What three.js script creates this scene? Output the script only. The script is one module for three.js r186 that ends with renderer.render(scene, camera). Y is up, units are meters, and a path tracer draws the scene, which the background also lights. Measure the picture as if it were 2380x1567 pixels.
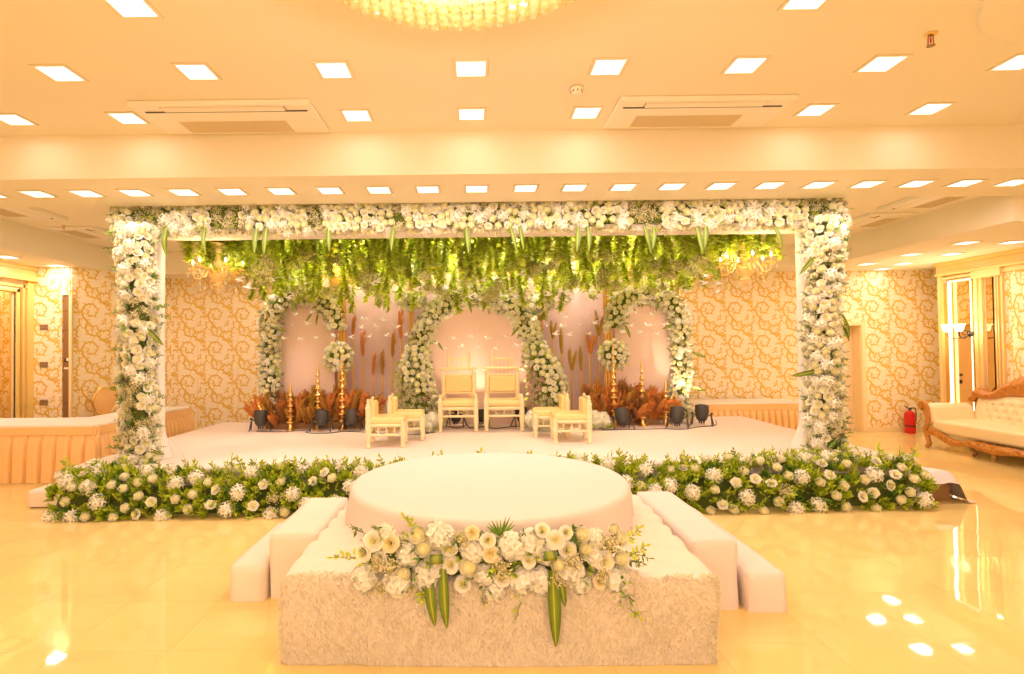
import * as THREE from 'three';
import { mergeGeometries, toCreasedNormals } from 'three/addons/utils/BufferGeometryUtils.js';
import { RoundedBoxGeometry } from 'three/addons/geometries/RoundedBoxGeometry.js';
import { RectAreaLightUniformsLib } from 'three/addons/lights/RectAreaLightUniformsLib.js';

// ---------------------------------------------------------------- camera, light, exposure
const W = 2380, H = 1567, F = 1280, EYE = 1.65, SHIFT = 88;
const PITCH = 0.0195, ROLL = -0.0117;
const scene = new THREE.Scene();
scene.background = new THREE.Color(0.02, 0.015, 0.01);
const camera = new THREE.PerspectiveCamera(2 * Math.atan(H / 2 / F) * 180 / Math.PI, W / H, 0.05, 60);
camera.position.set(0, EYE, 0);
camera.rotation.set(PITCH, 0, ROLL);
camera.setViewOffset(W, H, SHIFT, 0, W, H);
scene.add(camera);
camera.updateMatrixWorld(true);

const renderer = new THREE.WebGLRenderer({ antialias: true });
renderer.toneMapping = THREE.LinearToneMapping;
renderer.toneMappingExposure = 1.28;
renderer.shadowMap.enabled = true;
RectAreaLightUniformsLib.init();
const LAMP = new THREE.Color(1.0, 0.755, 0.72);        // warm white of every ceiling panel
const PANEL_POWER = 5.2, SPOT_POWER = 4, CANDLE_POWER = 0.55;

// ---------------------------------------------------------------- helpers
const V = (x, y, z) => new THREE.Vector3(x, y, z);
const TAU = Math.PI * 2;
function rng(seed) { let a = seed >>> 0; return () => { a = (a + 0x6D2B79F5) >>> 0; let t = a; t = Math.imul(t ^ (t >>> 15), t | 1); t ^= t + Math.imul(t ^ (t >>> 7), t | 61); return ((t ^ (t >>> 14)) >>> 0) / 4294967296; }; }
const lerp = (a, b, t) => a + (b - a) * t, clamp = (x, a, b) => Math.min(b, Math.max(a, x));
const sstep = (a, b, x) => { const t = clamp((x - a) / (b - a), 0, 1); return t * t * (3 - 2 * t); };
function hash3(x, y, z) { let h = Math.imul(x, 374761393) ^ Math.imul(y, 668265263) ^ Math.imul(z, 2147483647 - 58); h = Math.imul(h ^ (h >>> 13), 1274126177); return ((h ^ (h >>> 16)) >>> 0) / 4294967296; }
function noise(x, y, z = 0) {          // value noise, -1..1
  const xi = Math.floor(x), yi = Math.floor(y), zi = Math.floor(z), f = (t) => t * t * (3 - 2 * t), u = f(x - xi), v = f(y - yi), w = f(z - zi);
  const c = (i, j, k) => hash3(xi + i, yi + j, zi + k);
  return 2 * lerp(lerp(lerp(c(0, 0, 0), c(1, 0, 0), u), lerp(c(0, 1, 0), c(1, 1, 0), u), v), lerp(lerp(c(0, 0, 1), c(1, 0, 1), u), lerp(c(0, 1, 1), c(1, 1, 1), u), v), w) - 1;
}
// A pixel of the photograph and a depth, or a height, give a point of the room.
function dir(px, py) { return V((px - W / 2 + SHIFT) / F, -(py - H / 2) / F, -1).applyEuler(camera.rotation); }
function at(px, py, depth) { const d = dir(px, py); return d.multiplyScalar(depth / -d.z).add(camera.position); }
function onPlane(px, py, h) { const d = dir(px, py); return d.multiplyScalar((h - EYE) / d.y).add(camera.position); }

const used = {}, partCount = new WeakMap();
function numbered(name) { const n = used[name] = (used[name] ?? -1) + 1; return n ? name + '_' + String(n).padStart(3, '0') : name; }
function shade(o) { o.traverse((m) => { if (m.isMesh) { m.castShadow = true; m.receiveShadow = true; } }); return o; }
function tag(o, label, category, group, kind) { if (label) o.userData.label = label; if (category) o.userData.category = category; if (group) o.userData.group = group; if (kind) o.userData.kind = kind; return o; }
function thing(name, label, category, [x, y, z] = [0, 0, 0], turn = 0, group) {
  const o = new THREE.Group(); o.name = numbered(name); o.position.set(x, y, z); o.rotation.y = turn; scene.add(o); return tag(o, label, category, group);
}
function solo(name, label, category, geo, mat, [x, y, z] = [0, 0, 0], turn = 0, group) {
  const o = new THREE.Mesh(geo, mat); o.name = numbered(name); o.position.set(x, y, z); o.rotation.y = turn; scene.add(o); return tag(o, label, category, group);
}
function part(name, geo, mat, parent, label) {
  const o = new THREE.Mesh(geo, mat); if (!partCount.has(parent)) partCount.set(parent, {}); const c = partCount.get(parent), n = c[name] = (c[name] ?? -1) + 1;
  o.name = n ? name + '_' + String(n).padStart(3, '0') : name; parent.add(o); if (label) o.userData.label = label; return o;
}
function struct(name, geo, mat, parent) { if (parent) return part(name, geo, mat, parent); const o = new THREE.Mesh(geo, mat); o.name = numbered(name); o.userData.kind = 'structure'; scene.add(o); return o; }
function structGroup(name) { const o = new THREE.Group(); o.name = numbered(name); o.userData.kind = 'structure'; scene.add(o); return o; }
function copyOf(root, [x, y, z], turn, label, group) {
  const r = root.clone(); r.name = numbered(root.name.replace(/_\d{3}$/, '')); r.position.set(x, y, z); r.rotation.y = turn; scene.add(r);
  r.userData = { ...root.userData }; if (label) r.userData.label = label; if (group) r.userData.group = group; return r;
}
const ORD = ['first', 'second', 'third', 'fourth', 'fifth', 'sixth', 'seventh', 'eighth', 'ninth', 'tenth', 'eleventh', 'twelfth', 'thirteenth', 'fourteenth', 'fifteenth', 'sixteenth', 'seventeenth', 'eighteenth', 'nineteenth', 'twentieth', 'twenty-first', 'twenty-second', 'twenty-third', 'twenty-fourth'];

// geometry
function join(list) {
  list = list.filter(Boolean); const flat = list.some((g) => !g.index), col = list.every((g) => g.attributes.color);
  return mergeGeometries(list.map((g) => { g = flat && g.index ? g.toNonIndexed() : g; for (const k of Object.keys(g.attributes)) if (!['position', 'normal', 'uv'].includes(k) && !(k === 'color' && col)) g.deleteAttribute(k); g.morphAttributes = {}; return g; }));
}
function tr(g, x = 0, y = 0, z = 0, rx = 0, ry = 0, rz = 0, s = 1) { const m = new THREE.Matrix4().compose(V(x, y, z), new THREE.Quaternion().setFromEuler(new THREE.Euler(rx, ry, rz)), s.isVector3 ? s : V(s, s, s)); g.applyMatrix4(m); return g; }
function metreUV(g) {                 // uv in metres across each face of a box-like geometry
  const p = g.attributes.position, n = g.attributes.normal, uv = new Float32Array(p.count * 2);
  for (let i = 0; i < p.count; i++) { const ax = Math.abs(n.getX(i)), ay = Math.abs(n.getY(i)), az = Math.abs(n.getZ(i)); const [u, v] = ay > ax && ay > az ? [p.getX(i), p.getZ(i)] : ax > az ? [p.getZ(i), p.getY(i)] : [p.getX(i), p.getY(i)]; uv[2 * i] = u; uv[2 * i + 1] = v; }
  g.setAttribute('uv', new THREE.BufferAttribute(uv, 2)); return g;
}
const box = (w, h, d, x = 0, y = 0, z = 0) => metreUV(tr(new THREE.BoxGeometry(w, h, d), x, y, z));
const boxTo = (x0, x1, y0, y1, z0, z1) => box(x1 - x0, y1 - y0, z1 - z0, (x0 + x1) / 2, (y0 + y1) / 2, (z0 + z1) / 2);
const rbox = (w, h, d, r = 0.01, x = 0, y = 0, z = 0, s = 2) => tr(new RoundedBoxGeometry(w, h, d, s, Math.min(r, w / 2.01, h / 2.01, d / 2.01)), x, y, z);
const cyl = (r0, r1, h, x = 0, y = 0, z = 0, n = 12) => tr(new THREE.CylinderGeometry(r1, r0, h, n), x, y + h / 2, z);
const ball = (r, x = 0, y = 0, z = 0, n = 10, m = 7) => tr(new THREE.SphereGeometry(r, n, m), x, y, z);
const lathe = (pts, n = 16) => new THREE.LatheGeometry(pts.map(([r, y]) => new THREE.Vector2(Math.max(r, 1e-4), y)), n);
const tube = (pts, r, seg = 12, n = 6) => new THREE.TubeGeometry(new THREE.CatmullRomCurve3(pts.map((p) => p.isVector3 ? p : V(...p))), seg, r, n);
function rod(a, b, r, n = 6) { const A = a.isVector3 ? a : V(...a), B = b.isVector3 ? b : V(...b), d = B.clone().sub(A), g = new THREE.CylinderGeometry(r, r, d.length(), n, 1); g.applyQuaternion(new THREE.Quaternion().setFromUnitVectors(V(0, 1, 0), d.normalize())); const c = A.add(B).multiplyScalar(0.5); g.translate(c.x, c.y, c.z); return g; }
function patch(nu, nv, f, color) {     // u, v in 0..1
  const p = [], uv = [], c = [], ix = [];
  for (let j = 0; j <= nv; j++) for (let i = 0; i <= nu; i++) { const u = i / nu, v = j / nv; p.push(...f(u, v)); uv.push(u, v); if (color) c.push(...color(u, v)); }
  for (let j = 0; j < nv; j++) for (let i = 0; i < nu; i++) { const a = j * (nu + 1) + i, b = a + 1, d = a + nu + 1, e = d + 1; ix.push(a, b, d, b, e, d); }
  const g = new THREE.BufferGeometry(); g.setAttribute('position', new THREE.Float32BufferAttribute(p, 3)); g.setAttribute('uv', new THREE.Float32BufferAttribute(uv, 2)); if (color) g.setAttribute('color', new THREE.Float32BufferAttribute(c, 3)); g.setIndex(ix); g.computeVertexNormals(); return g;
}
function paint(g, col) { const n = g.attributes.position.count, c = new Float32Array(n * 3); for (let i = 0; i < n; i++) c.set(col, 3 * i); g.setAttribute('color', new THREE.BufferAttribute(c, 3)); return g; }
function warp(g, f) { const p = g.attributes.position, v = V(); for (let i = 0; i < p.count; i++) { v.fromBufferAttribute(p, i); const r = f(v, i); p.setXYZ(i, r.x, r.y, r.z); } g.computeVertexNormals(); return g; }
function flatShape(pts) { const s = new THREE.Shape(); pts.forEach(([x, y], i) => i ? s.lineTo(x, y) : s.moveTo(x, y)); return s; }
const extrude = (pts, depth, bevel = 0.004, seg = 1) => new THREE.ExtrudeGeometry(pts.isShape ? pts : flatShape(pts), { depth, bevelEnabled: bevel > 0, bevelSize: bevel, bevelThickness: bevel, bevelSegments: seg, curveSegments: 10 });
// a cloth-covered block: rounded edges, sides and top displaced by fold(p, n) metres
function clothBlock(w, h, d, r, seg, fold) {
  const nx = Math.max(2, Math.round(w / seg)), ny = Math.max(2, Math.round(h / seg)), nz = Math.max(2, Math.round(d / seg));
  const g = new THREE.BoxGeometry(w, h, d, nx, ny, nz); g.translate(0, h / 2, 0); metreUV(g); const p = g.attributes.position, a = V(), c = V(), n = V();
  for (let i = 0; i < p.count; i++) {
    a.fromBufferAttribute(p, i); c.set(clamp(a.x, -w / 2 + r, w / 2 - r), Math.min(a.y, h - r), clamp(a.z, -d / 2 + r, d / 2 - r)); n.copy(a).sub(c); if (n.lengthSq() > 1e-12) { n.normalize(); } else n.set(0, -1, 0);
    if (a.y < 1e-4) { c.y = 0; n.y = 0; if (n.lengthSq() > 1e-8) n.normalize(); }
    const inner = a.y < 1e-4 && Math.abs(a.x) < w / 2 - 1e-4 && Math.abs(a.z) < d / 2 - 1e-4;
    const q = inner ? a : c.addScaledVector(n, r + (fold ? fold(a, n) : 0)); p.setXYZ(i, q.x, Math.max(0, q.y), q.z);
  }
  return toCreasedNormals(g, 1.2);
}

// ---------------------------------------------------------------- materials (procedural)
function mat(color, rough = 0.7, o = {}) { const C = Array.isArray(color) ? new THREE.Color().setRGB(...color) : new THREE.Color(color); const P = o.clearcoat || o.sheen || o.transmission || o.ior; const m = new (P ? THREE.MeshPhysicalMaterial : THREE.MeshStandardMaterial)({ color: C, roughness: rough, ...o }); m.side = THREE.DoubleSide; return m; }
function dataTex(n, f, srgb = false, rep = 1) { const d = new Uint8Array(n * n * 4); for (let j = 0; j < n; j++) for (let i = 0; i < n; i++) { const r = f(i / n, j / n), k = 4 * (j * n + i); const a = Array.isArray(r) ? r : [r, r, r]; for (let q = 0; q < 3; q++) d[k + q] = clamp(a[q], 0, 1) * 255; d[k + 3] = 255; } const t = new THREE.DataTexture(d, n, n); t.wrapS = t.wrapT = THREE.RepeatWrapping; t.magFilter = THREE.LinearFilter; t.minFilter = THREE.LinearFilter; t.repeat.set(rep, rep); if (srgb) t.colorSpace = THREE.SRGBColorSpace; t.needsUpdate = true; return t; }
function pnoise(u, v, k, s = 0) { const a = (x, y) => { const xi = Math.floor(x), yi = Math.floor(y), f = (t) => t * t * (3 - 2 * t), h = (i, j) => hash3(((xi + i) % k + k) % k, ((yi + j) % k + k) % k, s); return lerp(lerp(h(0, 0), h(1, 0), f(x - xi)), lerp(h(0, 1), h(1, 1), f(x - xi)), f(y - yi)); }; return a(u * k, v * k); }
const furBump = dataTex(256, (u, v) => 0.45 * pnoise(u + 0.02 * pnoise(u, v, 9, 4), v, 60, 1) + 0.35 * pnoise(u, v, 120, 2) + 0.2 * pnoise(u, v, 14, 3), false, 2);
const weaveBump = dataTex(128, (u, v) => 0.5 + 0.2 * Math.sin(u * TAU * 32) * Math.sin(v * TAU * 32) + 0.3 * (pnoise(u, v, 12, 5) - 0.5), false, 3);
const floorBump = dataTex(256, (u, v) => 0.6 * pnoise(u, v, 5, 7) + 0.3 * pnoise(u, v, 11, 8) + 0.1 * pnoise(u, v, 23, 9), false, 0.55);
const marble = dataTex(512, (u, v) => { const a = pnoise(u, v, 4, 11), b = pnoise(u + 0.15 * a, v + 0.1 * b0(u, v), 9, 12), c = 1 - Math.abs(2 * pnoise(u + 0.2 * b, v, 5, 13) - 1); const k = 0.96 + 0.02 * b + 0.02 * a - 0.02 * Math.pow(c, 10); return [0.97 * k, 0.87 * k, 0.57 * k]; }, true, 0.45);
function b0(u, v) { return pnoise(u, v, 6, 14); }
const woodTex = dataTex(256, (u, v) => { const g = 0.5 + 0.5 * Math.sin((v * 14 + 1.2 * pnoise(u, v, 4, 21)) * TAU) , k = 0.75 + 0.17 * g + 0.15 * pnoise(u, v, 50, 22); return [0.86 * k, 0.58 * k, 0.24 * k]; }, true, 2);
function damask() {                    // scrolling vine print, one repeat is 0.51 m by 0.62 m
  const w = 640, h = 776, c = document.createElement('canvas'); c.width = w; c.height = h; const x = c.getContext('2d');
  x.fillStyle = '#fff1cf'; x.fillRect(0, 0, w, h); x.lineCap = 'round'; x.lineJoin = 'round';
  const R = rng(5);
  const blob = (px, py, r) => { x.beginPath(); x.arc(px, py, r, 0, TAU); x.fill(); };
  function vine(pts, w0, w1, barbs) {    // a tapering stroke with small hooked leaves on both sides
    const cv = new THREE.CatmullRomCurve3(pts.map(([a, b]) => V(a, b, 0))), N = 70;
    for (let i = 0; i <= N; i++) { const t = i / N, p = cv.getPoint(t); blob(p.x, p.y, lerp(w0, w1, t)); }
    for (let i = 0; i < barbs; i++) { const t = (i + 0.6) / (barbs + 0.4), p = cv.getPoint(t), d = cv.getTangent(t), s = i % 2 ? 1 : -1, len = lerp(84, 50, t) * (0.75 + 0.5 * R()); for (let k = 0; k <= 16; k++) { const q = k / 16, a = s * (0.45 + 1.5 * q * q); const ca = Math.cos(a), sa = Math.sin(a); blob(p.x + (d.x * ca - d.y * sa) * len * q, p.y + (d.x * sa + d.y * ca) * len * q, lerp(w1 * 0.8 + 11, 4, q)); } }
  }
  x.fillStyle = '#e8c155';
  for (const ox of [-w, 0, w]) for (const oy of [-h, 0, h]) {
    x.save(); x.translate(ox, oy);
    vine([[358, 497], [294, 420], [215, 320], [190, 215], [235, 110], [333, 55], [440, 90], [490, 178], [440, 280], [350, 306], [292, 240], [330, 190]], 24, 9, 17);
    vine([[192, 240], [130, 232], [70, 250], [10, 222]], 17, 6, 5);
    vine([[294, 420], [262, 520], [280, 620], [358, 690], [460, 690], [512, 610], [480, 520], [405, 505], [376, 560], [410, 600]], 22, 8, 14);
    vine([[512, 600], [589, 600], [680, 590], [760, 530], [785, 430], [765, 350]], 17, 9, 8);
    vine([[700, 580], [735, 650], [720, 730], [650, 790], [590, 800]], 12, 7, 6);
    vine([[470, 690], [540, 740], [600, 800], [690, 830], [740, 800]], 18, 20, 5);
    vine([[560, 470], [620, 440], [650, 390], [620, 340]], 10, 5, 4);
    vine([[60, 60], [110, 110], [90, 160], [40, 150]], 13, 5, 4);
    x.restore();
  }
  const t = new THREE.CanvasTexture(c); t.wrapS = t.wrapT = THREE.RepeatWrapping; t.colorSpace = THREE.SRGBColorSpace; t.magFilter = THREE.LinearFilter; t.repeat.set(1 / 0.51, 1 / 0.62); return t;
}
const damaskTex = damask();
const mirrored = (t, ru, rv) => { const c = t.clone(); c.repeat.set(ru, rv); c.needsUpdate = true; return c; };
const M = {
  ceiling: mat([0.91, 0.835, 0.63], 0.8),
  wallPlain: mat([0.9, 0.8, 0.6], 0.8),
  wallpaper: mat([1, 1, 1], 0.75, { map: damaskTex }),
  wallpaperBig: mat([1, 1, 1], 0.7, { map: mirrored(damaskTex, 1 / 0.36, 1 / 0.8) }),
  tile: mat([1, 1, 1], 0.035, { map: marble, ior: 1.5, bumpMap: floorBump, bumpScale: 0.0011 }),
  grout: mat([0.78, 0.62, 0.33], 0.6),
  trim: mat([0.94, 0.76, 0.40], 0.45),
  joinery: mat([0.92, 0.66, 0.27], 0.42),
  goldTrim: mat([0.93, 0.66, 0.20], 0.35),
  goldMetal: mat([0.95, 0.66, 0.24], 0.28, { metalness: 1 }),
  goldSatin: mat([0.80, 0.50, 0.13], 0.38, { metalness: 0.55 }),
  bronzeMirror: mat([0.78, 0.58, 0.30], 0.02, { metalness: 1 }),
  white: mat([0.9, 0.86, 0.78], 0.5),
  plastic: mat([0.92, 0.85, 0.68], 0.4),
  acPanel: mat([0.93, 0.87, 0.72], 0.45),
  acGrille: mat([0.74, 0.62, 0.38], 0.7),
  dark: mat([0.03, 0.022, 0.015], 0.5),
  black: mat([0.055, 0.05, 0.043], 0.5),
  blackShine: mat([0.05, 0.045, 0.04], 0.3),
  cable: mat([0.03, 0.025, 0.02], 0.55),
  door: mat([0.88, 0.68, 0.40], 0.5),
  doorDark: mat([0.30, 0.16, 0.055], 0.45),
  fur: mat([0.90, 0.79, 0.66], 0.95, { bumpMap: furBump, bumpScale: 0.0015 }),
  carpet: mat([0.88, 0.755, 0.67], 0.95, { bumpMap: furBump, bumpScale: 0.0012 }),
  furHair: mat([0.92, 0.84, 0.60], 0.9),
  cloth: mat([0.86, 0.75, 0.68], 0.85, { bumpMap: weaveBump, bumpScale: 0.0008 }),
  satin: mat([0.74, 0.66, 0.66], 0.5, { sheen: 0.3 }),
  poleCloth: mat([0.9, 0.84, 0.76], 0.8),
  peach: mat([0.98, 0.63, 0.26], 0.5, { sheen: 0.3 }),
  tableTop: mat([0.93, 0.87, 0.74], 0.75, { bumpMap: weaveBump, bumpScale: 0.0006 }),
  backdrop: mat([0.66, 0.49, 0.45], 0.75, { bumpMap: weaveBump, bumpScale: 0.0006 }),
  archPanel: mat([0.88, 0.67, 0.58], 0.7),
  petal: mat([1, 1, 1], 0.6, { vertexColors: true, transmission: 0.15, thickness: 0 }),
  leaf: mat([1, 1, 1], 0.45, { vertexColors: true }),
  vine: mat([1, 1, 1], 0.6, { vertexColors: true, transmission: 0.45, thickness: 0 }),
  plume: mat([1, 1, 1], 0.9, { vertexColors: true }),
  chairWood: mat([0.92, 0.78, 0.46], 0.38),
  chairPad: mat([0.93, 0.70, 0.30], 0.5),
  sofaWood: mat([1, 1, 1], 0.42, { map: woodTex }),
  leather: mat([0.95, 0.80, 0.48], 0.38),
  red: mat([0.68, 0.02, 0.012], 0.3),
  amber: mat([1.0, 0.80, 0.42], 0.12, { transmission: 0.55, thickness: 0 }),
  amberStem: mat([1.0, 0.55, 0.14], 0.2, { transmission: 0.35, thickness: 0 }),
  crystal: mat([1.0, 0.92, 0.72], 0.06, { transmission: 0.75, thickness: 0 }),
  bird: mat([0.97, 0.96, 0.94], 0.5),
  thread: mat([0.85, 0.8, 0.7], 0.6),
  frosted: mat([1, 0.93, 0.8], 0.6, { transmission: 0.6, thickness: 0 }),
};
const glow = (rgb, k) => { const m = mat([0.9, 0.85, 0.75], 0.6); m.emissive.setRGB(...rgb); m.emissiveIntensity = k; return m; };
M.panelGlow = glow([1, 0.93, 0.82], 1.3);
M.bulbGlow = glow([1, 0.88, 0.62], 3.0);
M.stripGlow = glow([1, 0.9, 0.7], 1.6);
M.crystalGlow = glow([1, 0.74, 0.38], 1.5);
// ---------------------------------------------------------------- room shell
const CEIL = 3.69, BEAM = 3.28, TRAY = 3.38, LOW = 3.0, BACK = -10.25;
{
  const x0 = -7.6, x1 = 9.2, zf = 7;
  struct('ceiling', boxTo(x0, x1, CEIL, CEIL + 0.15, -5.14, zf), M.ceiling);
  struct('ceiling_beam', boxTo(x0, x1, BEAM, CEIL + 0.15, -6.14, -5.14), M.ceiling);
  struct('ceiling', boxTo(-6.05, 6.05, TRAY, TRAY + 0.15, -9.6, -6.14), M.ceiling);
  struct('ceiling', boxTo(x0, -6.05, LOW, CEIL, -9.6, -6.14), M.ceiling);
  struct('ceiling', boxTo(6.05, x1, LOW, CEIL, -9.6, -6.14), M.ceiling);
  struct('ceiling', boxTo(x0, x1, LOW, CEIL, -10.5, -9.6), M.ceiling);
  // walls
  struct('wall_front', boxTo(x0, x1, 0, CEIL, zf, zf + 0.15), M.wallPlain);
  struct('wall_left', boxTo(-7.6, -7.0, 0, CEIL, -8.68, zf), M.wallPlain);
  struct('wall_pillar', boxTo(-7.6, -6.5, 0, LOW, -8.98, -8.68), M.wallpaper);
  struct('wall_lintel', boxTo(-6.5, -6.38, 2.56, LOW, -8.98, -8.68), M.wallpaper);
  const len = Math.hypot(0.73, 1.57), g = box(len, LOW, 0.2, len / 2, LOW / 2, -0.1); // canted wall beside the pillar
  const cw = struct('wall_canted', g, M.wallpaper); cw.position.set(-6.36, 0, -8.70); cw.rotation.y = Math.atan2(1.57, 0.73);
  struct('wall_back', join([boxTo(-5.9, 6.4, 0, LOW, BACK - 0.35, BACK), boxTo(7.2, 8.8, 0, LOW, BACK - 0.35, BACK), boxTo(6.4, 7.2, 1.99, LOW, BACK - 0.35, BACK)]), M.wallpaper);
  struct('wall_right', boxTo(8.7, 8.9, 0, LOW, BACK - 0.2, -9.45), M.wallpaper);
  struct('wall_right', boxTo(8.05, 8.9, 0, CEIL, -9.45, zf), M.wallPlain);
  // floor: slab and polished tiles
  const floor = structGroup('floor');
  part('slab', boxTo(x0, x1, -0.15, -0.0025, BACK - 0.3, zf), M.grout, floor);
  const R = rng(31), s = 0.6, tiles = [0, 1, 2].map((k) => { const t = box(s - 0.0014, 0.003, s - 0.0014, 0, -0.0015, 0); const uv = t.attributes.uv; for (let i = 0; i < uv.count; i++) uv.setXY(i, uv.getX(i) + k * 3.37, uv.getY(i) + k * 1.71); return t; });
  const far = [];
  for (let i = -13; i < 15; i++) for (let j = -17; j < 11; j++) {
    const x = 0.1 + (i + 0.5) * s, z = (j + 0.5) * s - 0.07, d = -z;
    if (x < x0 + 0.3 || x > x1 - 0.3) continue;
    const seen = d > 2.1 && Math.abs(x) < 1.02 * (d + 0.35) + 0.4 && !(x > -4 && x < 4.3 && d > 6.1) && !(Math.abs(x) < 1.0 && d > 3.3 && d < 5.2), q = Math.floor(R() * 3), rx = (R() - 0.5) * 0.0016, rz = (R() - 0.5) * 0.0016;
    if (seen) { const t = part('tile', tiles[q], M.tile, floor); t.position.set(x, -0.0006, z); t.rotation.set(rx, 0, rz); } else far.push(tr(tiles[q].clone(), x, -0.0006, z));
  }
  tag(part('tile_field', join(far), M.tile, floor), null, null, null, 'stuff');
  // baseboards
  struct('baseboard_back', join([boxTo(7.28, 8.7, 0, 0.09, BACK, BACK + 0.015), boxTo(-5.7, 6.32, 0, 0.09, BACK, BACK + 0.015)]), M.trim);
  struct('trim_1', boxTo(-6.38, -6.335, 0, 2.56, -8.70, -8.66), M.trim);
}
// doorway in the back wall
{
  const d = structGroup('door_1');
  part('leaf', join([boxTo(6.4, 7.2, 0.005, 1.99, -10.5, -10.46)]), M.door, d);
  const h = part('handle', join([tr(cyl(0.024, 0.024, 0.02, 0, 0, 0, 14), 0, 0, 0, Math.PI / 2), rod([0, 0, 0.045], [0.12, 0, 0.05], 0.009), rod([0, 0, 0], [0, 0, 0.05], 0.008)]), M.black, d); h.position.set(6.86, 1.03, -10.458);
  const k = part('lock_plate', rbox(0.07, 0.07, 0.012, 0.004), M.black, d); k.position.set(6.87, 0.90, -10.452);
  part('frame', join([boxTo(7.2, 7.27, 0, 2.05, BACK - 0.01, BACK + 0.02), boxTo(6.33, 6.4, 0, 2.05, BACK - 0.01, BACK + 0.02), boxTo(6.4, 7.2, 1.99, 2.05, BACK - 0.01, BACK + 0.02), boxTo(7.185, 7.2, 0, 1.99, -10.5, BACK), boxTo(6.4, 6.415, 0, 1.99, -10.5, BACK), boxTo(6.4, 7.2, 1.975, 1.99, -10.5, BACK)]), M.trim, d);
  const e = structGroup('door_2');   // dark door edge beside the pillar
  part('leaf', boxTo(-6.5, -6.385, 0.01, 2.555, -8.74, -8.70), M.doorDark, e);
  part('lock_plate', rbox(0.05, 0.06, 0.012, 0.003, -6.445, 1.53, -8.695), M.dark, e);
  part('latch', join([rbox(0.035, 0.05, 0.014, 0.003, -6.42, 1.54, -8.692), rbox(0.07, 0.03, 0.014, 0.003, -6.44, 1.40, -8.694)]), M.plastic, e);
  for (const y of [0.84, 1.42, 2.0, 2.3]) part('panel_joint', boxTo(-6.5, -6.39, y, y + 0.006, -8.702, -8.697), M.dark, e);
}
{
  const d = structGroup('door_3');   // flush papered door, only its seam shows
  part('leaf', boxTo(-5.135, -4.405, 0.01, 1.965, BACK - 0.01, BACK + 0.003), M.wallpaper, d);
  part('seam', join([boxTo(-5.15, -5.14, 0, 1.985, BACK, BACK + 0.004), boxTo(-4.40, -4.392, 0, 1.985, BACK, BACK + 0.004), boxTo(-5.15, -4.392, 1.97, 1.982, BACK, BACK + 0.004)]), M.joinery, d);
}
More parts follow.
